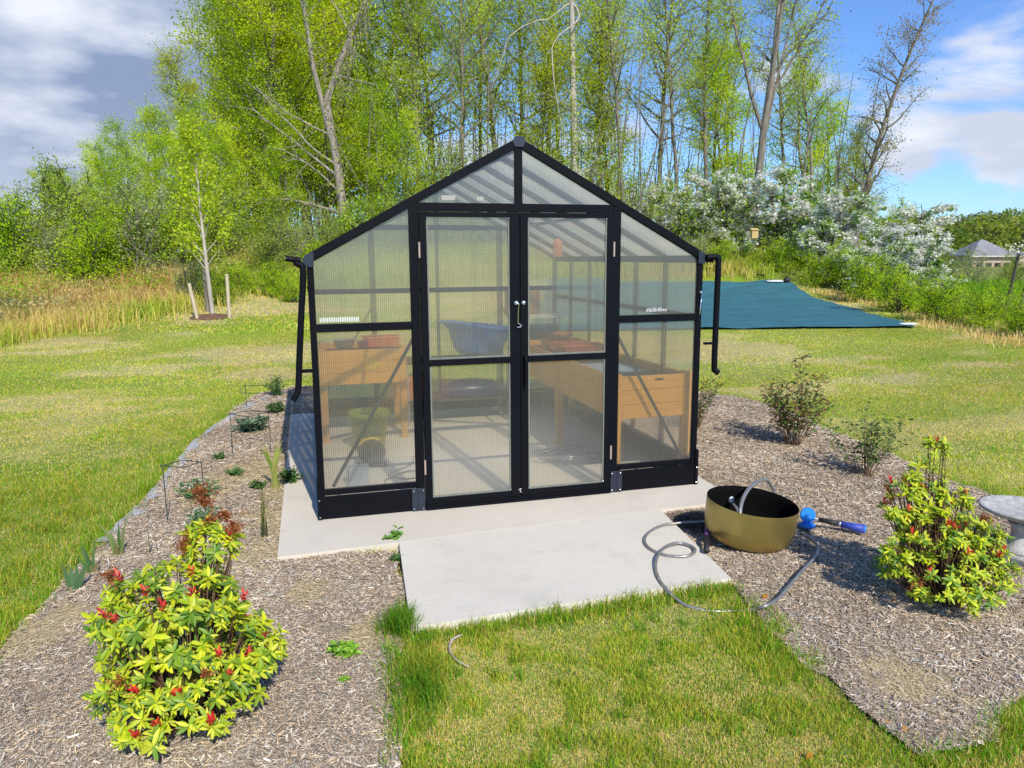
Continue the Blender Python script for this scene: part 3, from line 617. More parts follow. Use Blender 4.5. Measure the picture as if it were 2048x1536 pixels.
# side walls and roof
ys = [DP*k/6 for k in range(7)]
for s in (-1, 1):
    for k in range(1, 6):
        part('side_post', MB().box(*sorted((s*W2, s*(W2-.035))), ys[k]-.018, ys[k]+.018, .003, EV-.042), BK)
        part('rafter', rafter_pts(s, ys[k]-.016, ys[k]+.016, .05, -.012), BK)
    part('eave_beam', MB().box(*sorted((s*(W2-.002), s*(W2-.045))), T+.005, DP-T-.005, EV-.04, EV+.02), BK)
    part('bottom_rail', MB().box(*sorted((s*(W2-.003), s*(W2-.038))), T+.001, DP-T-.001, .177, .215), BK)
    part('kick_plate', MB().box(*sorted((s*(W2+.004), s*(W2-.004))), .003, DP-.003, .003, .176), BK)
    for k in range(6):
        part('side_rail', MB().box(*sorted((s*(W2-.004), s*(W2-.03))), ys[k]+.0185+(.024 if k == 0 else 0), ys[k+1]-.0185-(.024 if k == 5 else 0), 1.378, 1.42), BK)
        y0, y1 = ys[k]+.018, ys[k+1]-.018; x = s*(W2-.016)
        pane('side_pane', [(x, y0, .215), (x, y1, .215), (x, y1, 1.378), (x, y0, 1.378)], M['poly_y'])
        pane('side_pane', [(x, y0, 1.42), (x, y1, 1.42), (x, y1, EV-.04), (x, y0, EV-.04)], M['poly_y'])
        lift = .012
        pane('roof_pane', [(s*(W2+.005), y0, EV+lift), (s*(W2+.005), y1, EV+lift), (s*.01, y1, RG+lift), (s*.01, y0, RG+lift)], M['poly_roof'])
    xm = W2*.52; part('purlin', MB().bar((s*xm, T+.005, rz(xm)-.05), (s*xm, DP-T-.005, rz(xm)-.05), .03, .025), M['black_dull'])
    gt = MB()
    xo = s*(W2+.012); gt.prism([(xo, EV-.035), (xo+s*.07, EV-.035), (xo+s*.07, EV+.02), (xo+s*.064, EV+.02), (xo+s*.064, EV-.028), (xo, EV-.028)], -.02, DP+.02)
    part('gutter', gt, BK)
    part('eave_bracket', MB().prism([(s*(W2-.048), EV-.045), (s*(W2+.006), EV-.045), (s*(W2+.03), EV+.0), (s*(W2+.004), EV+.042), (s*(W2-.05), EV+.058)], -.014, -.005), M['slate'])
    part('corner_bracket', MB().box(*sorted((s*(W2+.012), s*(W2-.016))), -.018, -.0085, .003, .30).box(*sorted((s*(W2+.012), s*(W2+.005))), -.0084, .06, .003, .30), BK)
    part('door_bracket', MB().box(*sorted((s*.752, s*.806)), -.018, -.0085, .004, .178), M['slate'], bevel=.001)
    part('door_bracket', MB().box(*sorted((s*.808, s*.85)), -.02, -.0085, .004, .178), M['slate'], bevel=.001)
part('ridge_beam', MB().box(-.03, .03, T+.006, DP-T-.006, RG-.045, RG+.012), BK)
part('vent_frame', MB().bar((-.42, 1.2, rz(.42)+.02), (-.42, 1.86, rz(.42)+.02), .03, .02).bar((-.42, 1.21, rz(.42)+.021), (-.05, 1.21, rz(.05)+.021), .03, .02).bar((-.42, 1.85, rz(.42)+.021), (-.05, 1.85, rz(.05)+.021), .03, .02), BK)
# screws
sw = MB()
def dot(mb, x, z, y=-.021, r=.006):
    n = 8; mb.add([(x+r*math.cos(k*2*PI/n), y, z+r*math.sin(k*2*PI/n)) for k in range(n)]+[(x, y-.004, z)], [(k, (k+1) % n, n) for k in range(n)])
for s in (-1, 1):
    for x, z in ((.765, .16), (.765, .02), (.836, .16), (.836, .02), (W2-.002, .15), (W2-.002, .022)):
        n0 = MB(); dot(n0, s*x, z); part('screw', n0, M['screw'], bevel=0)
# downspouts
ds = MB().tube(spline([(-1.60, -.03, 1.872), (-1.585, -.055, 1.85), (-1.550, -.06, 1.80), (-1.578, -.06, 1.5), (-1.606, -.06, 1.2), (-1.624, -.06, 1.0), (-1.64, -.064, .95), (-1.665, -.066, .91)], 6), .022, 12)
part('downspout', ds, BK, bevel=0, smooth=True)
part('gutter_outlet', MB().tube([(-1.56, -.03, 1.875), (-1.66, -.03, 1.885)], .02, 10), BK, bevel=0)
ds = MB().tube(spline([(1.535, -.03, 1.872), (1.585, -.035, 1.875), (1.622, -.04, 1.872), (1.632, -.045, 1.83), (1.632, -.045, 1.5), (1.632, -.045, 1.02), (1.638, -.05, .97), (1.665, -.06, .945)], 6), .024, 12)
part('downspout', ds, BK, bevel=0, smooth=True)
part('pipe_clip', MB().box(-1.62, -1.525, -.07, -.05, 1.10, 1.125), BK)
part('pipe_clip', MB().box(1.525, 1.63, -.06, -.04, 1.18, 1.2), BK)
# doors
for s, nm in ((-1, 'left'), (1, 'right')):
    d = MB()
    xi, xo = .004, .744
    def bx(x0, x1, z0, z1, y0=-.022, y1=.018): d.box(*sorted((s*x0, s*x1)), y0, y1, z0, z1)
    bx(.692, xo, .048, 2.208); bx(xi, .062 if s > 0 else .078, .048, 2.208)
    iw = .062 if s > 0 else .078
    bx(iw+.0005, .6915, 2.172, 2.207, -.02, .016); bx(iw+.0005, .6915, 1.098, 1.146, -.02, .016); bx(iw+.0005, .6915, .049, .094, -.02, .016)
    do = part('door', d, BK)
    for z0, z1 in ((.094, 1.098), (1.146, 2.172)):
        pane('door_pane', [(s*iw, -.002, z0), (s*.692, -.002, z0), (s*.692, -.002, z1), (s*iw, -.002, z1)][::s], M['poly_x'], do)
        gk = MB()
        for xa, xb in ((iw, iw+.012), (.680, .692)): gk.box(*sorted((s*xa, s*xb)), -.012, -.005, z0+.0005, z1-.0005)
        gk.box(*sorted((s*(iw+.0125), s*.6795)), -.0115, -.0055, z0+.0005, z0+.014)
        part('gasket', gk, M['gasket'], do, 0)
    for sx_ in (iw+.006, .686):
        for sz_ in (.105, 2.165):
            n0 = MB(); dot(n0, s*sx_, sz_, -.0235, .006); part('screw', n0, M['screw'], do, 0)
    for z in (1.94, .34):
        part('hinge', MB().tube([(s*.7465, -.027, z-.055), (s*.7465, -.027, z+.055)], .0075, 8), M['hinge'], do, 0)
    kn = MB(); kx = -.032 if s < 0 else .024
    kn.tube([(kx, -.022, 1.55), (kx, -.03, 1.55), (kx, -.042, 1.55)], [.02, .02, .008], 14)
    part('knob', kn, M['chrome'], do, 0, True)
    if s < 0:
        part('hook', MB().tube(spline([(-.03, -.045, 1.545), (-.018, -.046, 1.54), (-.02, -.04, 1.50), (-.022, -.036, 1.42), (-.018, -.036, 1.395), (.004, -.036, 1.385), (-.003, -.036, 1.37), (-.03, -.036, 1.368)], 5), .0038, 6), M['chrome'], do, 0, True)
        part('scratch_mark', MB().tube(spline([(-.02, -.0235, .098), (.0, -.0235, .108), (-.01, -.0235, .085), (.003, -.0235, .078)], 3), .002, 5), M['white'], do, 0)
    else:
        hd = MB().lathe([(.0, 0), (.02, .002), (.02, .008), (0, .01)], 14)
        h2 = MB().tube([(.03, -.022, 1.145), (.03, -.045, 1.145)], [.014, .014], 12).tube(spline([(.03, -.045, 1.15), (.034, -.06, 1.12), (.034, -.06, 1.04), (.032, -.058, .96), (.03, -.05, .925)], 5), [.013]*11+[.011]*10, 10)
        part('handle', h2, BK, do, 0, True)
hk = MB().tube([(1.508, -.002, 1.60), (1.508, -.012, 1.60), (1.508, -.028, 1.60)], [.014, .014, .006], 12).tube([(1.508, -.022, 1.595), (1.50, -.02, 1.43), (1.496, -.012, 1.42)], .0042, 6)
part('hook', hk, M['chrome'], gh, 0, True)
# printed marks on the film of two panes: short upright white strokes, as they read through the flutes
g = np.random.default_rng(3)
mk = MB()
for k in range(22): x = -1.455+k*.0125; mk.box(x, x+.006, .0145, .0175, 1.441, 1.472+.004*g.random())
part('printed_strip', mk, M['white'], gh, 0)
mk = MB()
xx = 1.045
for k in range(16):
    x = xx+k*.0115; mk.box(x, x+.0045, .0145, .0175, 1.448+.008*g.random(), 1.468+.018*g.random())
part('printed_mark', mk, M['white'], gh, 0)
for x0, x1, z0, z1 in ((-.57, -.47, 2.292, 2.325), (-.31, -.26, 2.292, 2.32)):
    part('white_patch', MB().box(x0, x1, .024, .026, z0, z1), M['white'], gh, 0)  # plain white rectangles just behind the left gable pane

# ------------------------------------------------------------------ things inside the greenhouse
def planter(loc, LX, LY, zt, zb, legs, label):
    t = empty('raised_planter', loc, label, 'planter')
    th = .022; c = M['cedar']
    for s in (0, 1):
        y = s*(LY-th)
        nb = 3; hh = (zt-zb)/nb
        fb = MB()
        for k in range(nb): fb.box(.05, LX-.05, y, y+th, zb+k*hh+.0015, zb+(k+1)*hh-.0015)
        fb.build('end_board' if LX < LY else 'side_board', c, t, bevel=.002)
        x = s*(LX-th); fb = MB()
        for k in range(nb): fb.box(x, x+th, .05, LY-.05, zb+k*hh+.0015, zb+(k+1)*hh-.0015)
        fb.build('side_board' if LX < LY else 'end_board', c, t, bevel=.002)
    for ly in legs:
        for s in (0, 1):
            x = -.012 if s == 0 else LX-.058
            MB().box(x, x+.07, ly-.012, ly+.058, 0, zt+.02).build('leg', c, t, bevel=.003)
    MB().box(.03, LX-.03, .03, LY-.03, zb+.02, zt-.06).build('soil', M['soil'], t)
    return t
pr = planter((.84, .14, 0), .68, 2.85, .92, .565, (0, 1.42, 2.80), 'long honey coloured raised planter along the right wall')
MB().box(.36, .43, -.004, 0, .875, .893).build('metal_tag', M['black_dull'], pr)
pl = planter((-1.44, 2.35, 0), .86, .72, .96, .60, (0, .66), 'short honey coloured raised planter at the back left')
o = MB().add([(-.93+.075*math.cos(k*PI/8), 2.338, .815+.07*math.sin(k*PI/8)) for k in range(16)], [tuple(range(16))]).build('care_tag', M['yellow'], None)
finish(o, None, 'round yellow tag stuck to front board of short planter', 'tag')
def tray(loc, lx, ly, h, m, label, cat, rz=0, rows=0):
    t = empty('seed_tray', loc, label, cat, rz=rz)
    b = MB(); e = .012
    b.add([(-lx/2, -ly/2, 0), (lx/2, -ly/2, 0), (lx/2, ly/2, 0), (-lx/2, ly/2, 0), (-lx/2-e, -ly/2-e, h), (lx/2+e, -ly/2-e, h), (lx/2+e, ly/2+e, h), (-lx/2-e, ly/2+e, h)],
          [(0, 3, 2, 1), (0, 1, 5, 4), (1, 2, 6, 5), (2, 3, 7, 6), (3, 0, 4, 7)])
    b.build('tray_body', m, t)
    r = MB(); 
    for p, q in (((-lx/2-e, -ly/2-e, h), (lx/2+e, -ly/2-e, h)), ((lx/2+e, -ly/2-e, h), (lx/2+e, ly/2+e, h)), ((lx/2+e, ly/2+e, h), (-lx/2-e, ly/2+e, h)), ((-lx/2-e, ly/2+e, h), (-lx/2-e, -ly/2-e, h))): r.tube([p, q], .008, 6)
    r.build('rim', m, t); return t
def pot(name, loc, r, h, m, label, cat, soil=True, group=None):
    t = empty(name, loc, label, cat, group)
    MB().lathe([(r*.0, 0), (r*.72, 0), (r*.98, h*.86), (r*1.08, h*.86), (r*1.08, h), (r*.97, h), (r*.93, h*.82), (r*.9, h*.7)], 28).build('pot_body', m, t, True)
    if soil: MB().lathe([(0, h*.85), (r*.92, h*.84)], 24).build('soil', M['soil'], t)
    return t
tray((-.80, 2.62, .96), .36, .22, .10, M['orange'], 'orange plastic tray on top of the short planter', 'tray')
t = empty('watering_bowl', (-1.19, 2.50, .96), 'shiny galvanised bowl beside orange tray on short planter', 'bowl')
MB().lathe([(0, 0), (.07, 0), (.10, .04), (.105, .09), (.11, .092), (.095, .088), (.09, .04), (.0, .01)], 24).build('bowl_body', M['galv'], t, True)
MB().tube(spline([(-.105, 0, .09), (-.08, 0, .14), (0, 0, .16), (.08, 0, .14), (.105, 0, .09)], 4), .004, 6).build('handle', M['galv'], t, True)
pot('plant_pot', (-1.0, 2.46, .96), .06, .075, M['black_dull'], 'small dark pot beside shiny bowl on short planter', 'pot')
pot('plant_pot', (-1.0, 1.92, 0), .185, .40, M['lime'], 'lime green pot with pale soil standing on greenhouse floor', 'pot')
t = empty('floor_fan', (-1.04, 1.28, 0), 'black round floor fan with yellow top edge, before the green pot', 'fan')
dr = MB(); n = 28
for r0, y0, r1, y1 in ((.125, 0, .125, .12),):
    for k in range(n):
        a0, a1 = k*2*PI/n, (k+1)*2*PI/n
        dr.add([(r0*math.cos(a0), y0, .145+r0*math.sin(a0)), (r0*math.cos(a1), y0, .145+r0*math.sin(a1)), (r1*math.cos(a1), y1, .145+r1*math.sin(a1)), (r1*math.cos(a0), y1, .145+r1*math.sin(a0))], [(0, 1, 2, 3)])
dr.add([(.118*math.cos(k*2*PI/n), .03, .145+.118*math.sin(k*2*PI/n)) for k in range(n)], [tuple(range(n))])
dr.build('drum', M['black_dull'], t)
gr = MB()
for r in (.03, .06, .09, .118): gr.tube([(r*math.cos(k*2*PI/24), -.002, .145+r*math.sin(k*2*PI/24)) for k in range(25)], .003, 5, False)
for k in range(6): gr.tube([(0, -.003, .145), (.12*math.cos(k*PI/3), -.003, .145+.12*math.sin(k*PI/3))], .003, 5)
gr.build('grille', M['black_dull'], t)
MB().tube([(.132*math.cos(a), .0, .145+.132*math.sin(a)) for a in np.linspace(.55, PI-.55, 14)], .012, 8).build('yellow_edge', M['yellow'], t, True)
MB().tube([(-.14, .0, .012), (.14, .0, .012)], .011, 8).tube([(-.14, .13, .012), (.14, .13, .012)], .011, 8).tube([(-.12, 0, .012), (-.12, .13, .012)], .009, 6).tube([(.12, 0, .012), (.12, .13, .012)], .009, 6).build('foot', M['black_dull'], t)
t = empty('storage_box', (-1.20, .78, 0), 'small pale blue clear box on floor by left pane', 'box', rz=.1)
MB().box(-.085, .085, -.06, .06, 0, .15).build('box_body', M['clear'], t, bevel=.008); MB().box(-.092, .092, -.067, .067, .151, .165).build('lid', M['clear'], t, bevel=.004)
cb = MB().tube(spline([(-.62, 1.55, .006), (-.7, 1.25, .006), (-.92, 1.0, .006), (-.78, .82, .006), (-.62, .9, .006), (-.72, 1.06, .006), (-.95, .86, .006), (-.98, .72, .006)], 8), .006, 6).build('power_cable', M['black_dull'], None, True)
finish(cb, None, 'thin dark cable curling on the floor beside the fan', 'cable')
hs = MB().tube(spline([(.84+.16*math.cos(a)*(1+.05*k) , 1.05+.2*math.sin(a), .012+.022*(a/6.28)) for k, a in enumerate(np.linspace(0, 18.5, 40))], 3), .009, 6).build('garden_hose', M['galv'], None, True)
finish(hs, None, 'pale coiled hose on the floor under the long planter', 'hose')
# potting bench with tub, crate and bag
t = empty('potting_bench', (.12, 3.1, 0), 'two tier dark potting bench against the back wall', 'bench')
for z in (.29, .73): MB().box(-.66, .60, -.25, .27, z-.025, z).build('shelf', M['bark_dark'], t, bevel=.003)
for x in (-.64, .54):
    for y in (-.24, .22): MB().box(x, x+.04, y, y+.04, 0, .704).build('leg', M['galv'], t)
t = empty('blue_tub', (.35, 3.08, .73), 'blue plastic tub tilted on top of the potting bench', 'tub')
pr_ = [(0, 0), (.2, 0), (.25, .05), (.34, .27), (.42, .33), (.44, .335), (.44, .36), (.41, .35), (.32, .27), (.23, .06), (0, .02)]
tb = MB().lathe(pr_, 32).build('tub_body', M['tub'], t, True); tb.scale = (1.1, .62, 1); tb.rotation_euler = (0, .13, 0); tb.location = (0, 0, .03)
t = empty('storage_crate', (-.38, 3.0, .29), 'bright orange crate on lower shelf of the potting bench', 'crate')
MB().box(-.15, .15, -.12, .12, 0, .24).build('crate_body', M['orange'], t, bevel=.01); MB().box(-.16, .16, -.13, .13, .243, .275).build('lid', M['orange'], t, bevel=.006)
bg_ = MB().lathe([(0, 0), (.3, .0), (.36, .05), (.34, .12), (.22, .19), (.08, .215), (0, .22)], 28).build('tarp_bag', M['navy'], None, True); bg_.location = (.28, 3.0, .29); bg_.scale = (1.05, .5, .95)
finish(bg_, None, 'shiny navy blue bag lying on lower bench shelf', 'bag')
t = empty('storage_shelf', (1.16, 3.42, 0), 'grey shelf rack with pale top board in back right corner', 'shelf')
for z in (.35, .8, 1.2): MB().box(-.3, .3, -.17, .17, z-.05, z).build('shelf_board', M['shelf'], t, bevel=.003)
for x in (-.29, .265):
    for y in (-.165, .14): MB().box(x, x+.025, y, y+.025, 0, 1.149 if False else .299).build('leg', M['galv'], t); MB().box(x, x+.025, y, y+.025, .3505, .7495).build('leg', M['galv'], t); MB().box(x, x+.025, y, y+.025, .8005, 1.1495).build('leg', M['galv'], t)
t = empty('cardboard_box', (1.02, 3.4, 1.20), 'brown cardboard box on top of the shelf rack', 'box')
MB().box(-.2, .17, -.14, .14, 0, .28).build('box_body', M['card'], t, bevel=.004); MB().box(-.02, .0, -.142, .142, .281, .283).build('tape', M['shelf'], t)
t = empty('grey_bin', (1.22, 3.34, .80), 'grey bin on the middle board of the shelf rack', 'bin')
MB().add([(-.17, -.1, 0), (.17, -.1, 0), (.17, .1, 0), (-.17, .1, 0), (-.2, -.12, .24), (.2, -.12, .24), (.2, .12, .24), (-.2, .12, .24)], [(0, 3, 2, 1), (0, 1, 5, 4), (1, 2, 6, 5), (2, 3, 7, 6), (3, 0, 4, 7)]).build('bin_body', M['slate'], t); MB().box(-.205, .205, -.125, .125, .241, .262).build('lid', M['slate'], t, bevel=.005)
for i, (x, y, lx, lb) in enumerate([(1.17, 2.35, .40, 'terracotta tray farthest back on the long planter'), (1.20, 1.85, .44, 'terracotta tray in the middle of the long planter')]):
    tray((x, y, .89), lx, .30, .09, M['terracotta'], lb, 'tray')
pot('terracotta_pot', (1.15, 2.34, .895), .1, .17, M['terracotta'], 'terracotta pot standing in tray on the long planter', 'pot')
o = MB().box(-.2, .2, -.3, .3, 0, .012).build('grow_mat', M['clear'], None, bevel=.003); o.location = (1.12, .95, .861); finish(o, None, 'pale bluish mat lying on soil near front of long planter', 'mat')
t = empty('hanging_lantern', (1.05, 2.2, 1.88), 'orange lantern hanging from the greenhouse roof', 'lantern')
MB().lathe([(0, 0), (.045, .0), (.055, .03), (.05, .15), (.03, .19), (0, .2)], 16).build('lantern_body', M['orange'], t, True); MB().tube([(0, 0, .2), (0, 0, rz(1.05)-1.88-.05)], .003, 5).build('cord', M['black_dull'], t)

# ------------------------------------------------------------------ basin, hose and tools
BX, BY = 1.255, -1.17
bz = float(mulch_z(np.array(BX), np.array(BY)))-.012
t = empty('brass_basin', (BX, BY, bz), 'large brushed brass basin with black inside, standing on mulch', 'basin')
prof = [(.0, .0), (.165, .0), (.172, .006), (.175, .028), (.185, .034), (.232, .047), (.268, .076), (.288, .12), (.295, .18), (.297, .27), (.298, .315), (.2975, .318)]
ob = MB().lathe(prof, 64).build('bowl_wall', M['brass'], t, True)
inn = MB().lathe([(.2975, .318), (.291, .317), (.289, .27), (.286, .19), (.276, .13), (.255, .09), (.22, .062), (.15, .05), (0, .048)], 64).build('bowl_inside', M['bowl_in'], t, True)
dd = MB(); n = 20; cx, cz = .03, .215
dd.tube([(cx, .288, cz), (cx, .278, cz), (cx, .272, cz)], [.028, .028, .02], 20); dd.tube([(cx, .276, cz), (cx, .262, cz)], [.012, .01], 10)
dd.build('drain', M['hinge'] if False else M['galv'], t, True)
t.rotation_euler = (R(3.5), R(4.5), 0)
def gz(x, y): return float(ground_z(x, y))
def gp(u, v, lift=0.0, zbase=None):
    if zbase is not None:
        d = np.array(fw3)+(u-1024)/F_PX*np.array(r2)-(v-768)/F_PX*np.array(u2); k = (zbase-CAM[2])/d[2]; p = CAM+d*k; return (p[0], p[1], zbase)
    p = hit(u, v); return (p[0], p[1], p[2]+lift)
hp = [gp(u, v, 0, z) for u, v, z in [(1418, 1043, .02), (1395, 1044, .015), (1358, 1046, .012), (1325, 1051, .008), (1300, 1063, .008), (1289, 1079, .008), (1297, 1095, .008), (1322, 1108, .008), (1352, 1113, .008), (1378, 1111, .012), (1390, 1102, .014), (1382, 1092, .014), (1357, 1086, .018), (1332, 1093, .03), (1316, 1111, .03), (1311, 1135, .01), (1318, 1158, .008), (1334, 1180, .0), (1352, 1197, -.025), (1375, 1212, -.043), (1420, 1222, -.052), (1470, 1222, -.052), (1505, 1219, -.03), (1530, 1212, .012), (1556, 1197, .015), (1580, 1170, .015), (1605, 1141, .015), (1629, 1115, .015), (1636, 1096, .018), (1625, 1080, .02), (1602, 1066, .035)]]
def hose(pts, r):
    P = spline(pts, 10); rr = [r*(1.0+.10*(i % 2)) for i in range(len(P))]
    return MB().tube(P, rr, 10).build('metal_hose', M['steel'], None, True)
o = hose(hp, .0092); finish(o, None, 'ribbed grey metal hose looping from basin over apron and into grass', 'hose')
cI = (BX, BY, bz)
def yp(u, v, y):
    d = np.array(fw3)+(u-1024)/F_PX*np.array(r2)-(v-768)/F_PX*np.array(u2); p = CAM+d*((y-CAM[1])/d[1]); return tuple(p)
h2 = hose([yp(1482, 1052, BY-.10), yp(1480, 1028, BY-.08), yp(1484, 1003, BY-.02), yp(1495, 981, BY+.07), yp(1508, 968, BY+.16), yp(1522, 961, BY+.25), yp(1533, 960, BY+.31), yp(1541, 969, BY+.345), yp(1545, 990, BY+.35), (BX+.25, BY+.36, bz+.02)], .0125)
finish(h2, None, 'ribbed metal hose arching over the back rim of the brass basin', 'hose')
h3 = hose([(cI[0]-.03, cI[1]-.1, bz+.07), (cI[0]-.015, cI[1]+.03, bz+.155), (cI[0]+.02, cI[1]+.16, bz+.205), (cI[0]+.03, cI[1]+.262, bz+.215)], .0125)
finish(h3, None, 'short metal hose end curling up to drain inside the basin', 'hose')
# blue dial on stake
x, y, _ = gp(1613, 1062, 0, -.03)
t = empty('sprinkler_stake', (x, y, -.04), 'bright blue round dial on a short stake beside the brass basin', 'garden sprinkler', rz=-YAW)
dl = MB(); n = 28
dl.tube([(0, .0, .128), (0, -.012, .130)], [.054, .052], 28)
dl.build('dial', M['blue_pl'], t)
MB().lathe([(.03, .05), (.055, .045), (.055, .062), (.03, .07), (.016, .08)], 20).build('collar', M['blue_pl'], t, True)
MB().tube([(0, 0, -.05), (0, 0, .08)], [.006, .014], 8).build('stake', M['black_dull'], t)
MB().tube([(.04, .0, .085), (.09, .02, .07)], .006, 6).build('nozzle_pipe', M['galv'], t)
a_ = Vector(gp(1638, 1039, 0, .045)); b_ = Vector(gp(1732, 1059, 0, .03))
t = empty('spray_nozzle', tuple(a_), 'blue and black hose nozzle lying on mulch right of the basin', 'hose nozzle')
dv_ = b_-a_
def seg(t0, t1, r0, r1, m, nm): MB().tube([dv_*t0, dv_*(t0*.5+t1*.5), dv_*t1], [r0, (r0+r1)/2, r1], 12).build(nm, m, t, True)
seg(.0, .42, .015, .021, M['black_dull'], 'barrel'); seg(.42, .48, .022, .022, M['galv'], 'ring'); seg(.48, .97, .022, .03, M['blue_grip'], 'grip'); seg(.97, 1.0, .028, .022, M['blue_pl'], 'end_cap')
MB().tube([(-.1, .05, .03), (0, 0, 0)], .007, 8).build('connector', M['galv'], t)
a_ = Vector(gp(1413, 1046, 0, .06)); b_ = Vector(gp(1413, 1102, 0, .025))
t = empty('hand_tool', tuple(a_), 'purple and black handled tool lying between apron and basin', 'garden tool')
dv_ = b_-a_
seg(0, .5, .008, .013, M['purple'], 'shaft'); seg(.5, 1.0, .016, .019, M['black_dull'], 'grip')

# bird bath at the right edge
bx_, by_ = 2.80, -1.87
t = empty('bird_bath', (bx_, by_, float(mulch_z(np.array(bx_), np.array(by_)))-.01), 'low grey cast stone bird bath at right edge of the bed', 'bird bath', rz=.2, scale=(1, 1, .84))
MB().lathe([(0, .30), (.055, .29), (.075, .30), (.19, .345), (.245, .38), (.25, .40), (.235, .405), (.20, .385), (.10, .36), (0, .355)], 48).build('bowl', M['stone'], t, True)
MB().lathe([(.0, .06), (.12, .06), (.115, .08), (.07, .11), (.055, .18), (.06, .25), (.085, .29), (0, .296)], 28).build('pedestal', M['stone'], t, True)
MB().box(-.155, .155, -.155, .155, 0, .06).build('base', M['stone'], t, bevel=.012)

# ------------------------------------------------------------------ leaves for near plants
def leaves(P, D, Nn, L, W, droop, fold=.25):
    n = len(P); D = D/np.linalg.norm(D, axis=1, keepdims=True); S = np.cross(D, Nn); S /= np.linalg.norm(S, axis=1, keepdims=True)+1e-9; U = np.cross(S, D)
    L = L[:, None]; W = W[:, None]; dr = droop[:, None]
    def pt(t, w, up): return P+D*(L*t)+S*(W*w)+U*(W*up-L*dr*t*t)
    V = np.stack([pt(0, 0, 0), pt(.3, 0, -fold*.5), pt(.7, 0, -fold*.5), pt(1, 0, 0), pt(.28, .42, fold*.4), pt(.62, .5, fold*.5), pt(.86, .28, fold*.2), pt(.28, -.42, fold*.4), pt(.62, -.5, fold*.5), pt(.86, -.28, fold*.2)], 1).reshape(-1, 3)
    f = np.array([[0, 1, 4], [1, 2, 5], [1, 5, 4], [2, 3, 6], [2, 6, 5], [0, 7, 1], [1, 8, 2], [1, 7, 8], [2, 9, 3], [2, 8, 9]])
    Fc = ((np.arange(n)*10)[:, None, None]+f[None]).reshape(-1, 3)
    return V, Fc
def pieris(loc, label, seed, blobs, ncl, reds, sprays, ymul=1.0, Lf=.075):
    g = np.random.default_rng(seed); t = empty('pieris_bush', loc, label, 'shrub')
    st = MB(); Ps = []; Ds = []; Ls = []; Ws = []; Cs = []; Dr = []; Ns = []
    def cluster(c, d, n, L, W, cols, open_, droop):
        d = d/np.linalg.norm(d); a = np.cross(d, [.3, .1, 1.]); a /= np.linalg.norm(a)+1e-9; b = np.cross(d, a)
        for k in range(n):
            th = k*2.4+g.uniform(-.3, .3); op = open_*g.uniform(.7, 1.2); e = a*math.cos(th)+b*math.sin(th)
            D = d*math.cos(op)+e*math.sin(op); Ps.append(c+d*(.018*(1-k/n))-d*.02*(k/n)); Ds.append(D); Ns.append(d*math.sin(op)-e*math.cos(op)+g.normal(0, .15, 3))
            l = L*g.uniform(.7, 1.15); Ls.append(l); Ws.append(l*W*g.uniform(.85, 1.15)); Dr.append(droop*g.uniform(.3, 1.4)); Cs.append(np.array(cols[g.integers(len(cols))])*g.uniform(.8, 1.2))
    Y = [(.42, .48, .012), (.30, .40, .015), (.52, .54, .02), (.22, .33, .02), (.46, .49, .03), (.13, .24, .02), (.09, .18, .02)]
    RD = [(.55, .022, .025), (.65, .06, .025), (.42, .02, .02)]
    BR = [(.34, .10, .03), (.26, .07, .02), (.40, .16, .05)]
    cen = []
    for (c, r, wgt) in blobs:
        for k in range(int(ncl*wgt)):
            v = g.normal(0, 1, 3); v[2] = abs(v[2])*.9-.35; v /= np.linalg.norm(v); p = np.array(c)+v*np.array(r)*g.uniform(.72, 1.05); p[2] = max(p[2], .035); cen.append((p, v))
    for i, (p, v) in enumerate(cen):
        d = v*.6+np.array([.05, -.45, .65]); cluster(p, d, int(g.integers(9, 14)), Lf*g.uniform(.6, 1.25), .33, Y[:5] if g.random() < .68 else Y[3:], g.uniform(.8, 1.35), .45)
        base = np.array([g.normal(0, .05), g.normal(0, .05), 0]); mid = base*.4+p*.55; mid[2] = p[2]*.45
        st.tube(spline([base, mid, p], 4), [.0045, .0045, .004, .004, .0035, .003, .003, .0025, .002], 5)
    sel = g.permutation(len(cen))
    for i in sel[:reds]:
        p, v = cen[i]; cluster(p+np.array([0, -.01, .03]), v*.3+np.array([0, -.2, 1]), 11, Lf*.75, .28, RD, .8, .0)
    V, Fc = leaves(np.array(Ps), np.array(Ds), np.array(Ns), np.array(Ls), np.array(Ws), np.array(Dr))
    mesh_np('leaves', V, Fc, M['pieris'], np.repeat(np.clip(np.array(Cs)*ymul, .005, .9), 10, 0), t)
    # spent flower sprays: thin drooping strings of tiny capsules
    sp_ = []; scol = []; sprays = [np.array(s) for s in sprays]+[cen[i][0]+np.array([0, 0, .03]) for i in sel[reds:reds+6]]
    for q, p in enumerate(sprays):
        for k in range(12 if q < len(sprays)-6 else 5):
            d = np.array([g.normal(0, .5), g.normal(0, .5), g.uniform(.3, 1.2)]); d /= np.linalg.norm(d); ln = g.uniform(.04, .10)
            for j in range(11):
                tt = j/10; c = p+d*ln*tt-np.array([0, 0, 1])*ln*.5*tt*tt+g.normal(0, .004, 3)
                for _ in range(2):
                    sp_.append(c+g.normal(0, .0035, 3)); scol.append(np.array(BR[g.integers(3)])*g.uniform(.7, 1.3))
    n = len(sp_); P = np.array(sp_); D = g.normal(0, 1, (n, 3)); V, Fc = leaves(P, D, g.normal(0, 1, (n, 3)), np.full(n, .011), np.full(n, .006), np.zeros(n))
    mesh_np('flower_sprays', V, Fc, M['pieris'], np.repeat(np.array(scol), 10, 0), t)
    st.build('stems', M['twig'], t, True)
    return t
lx, ly = -2.10, -2.22
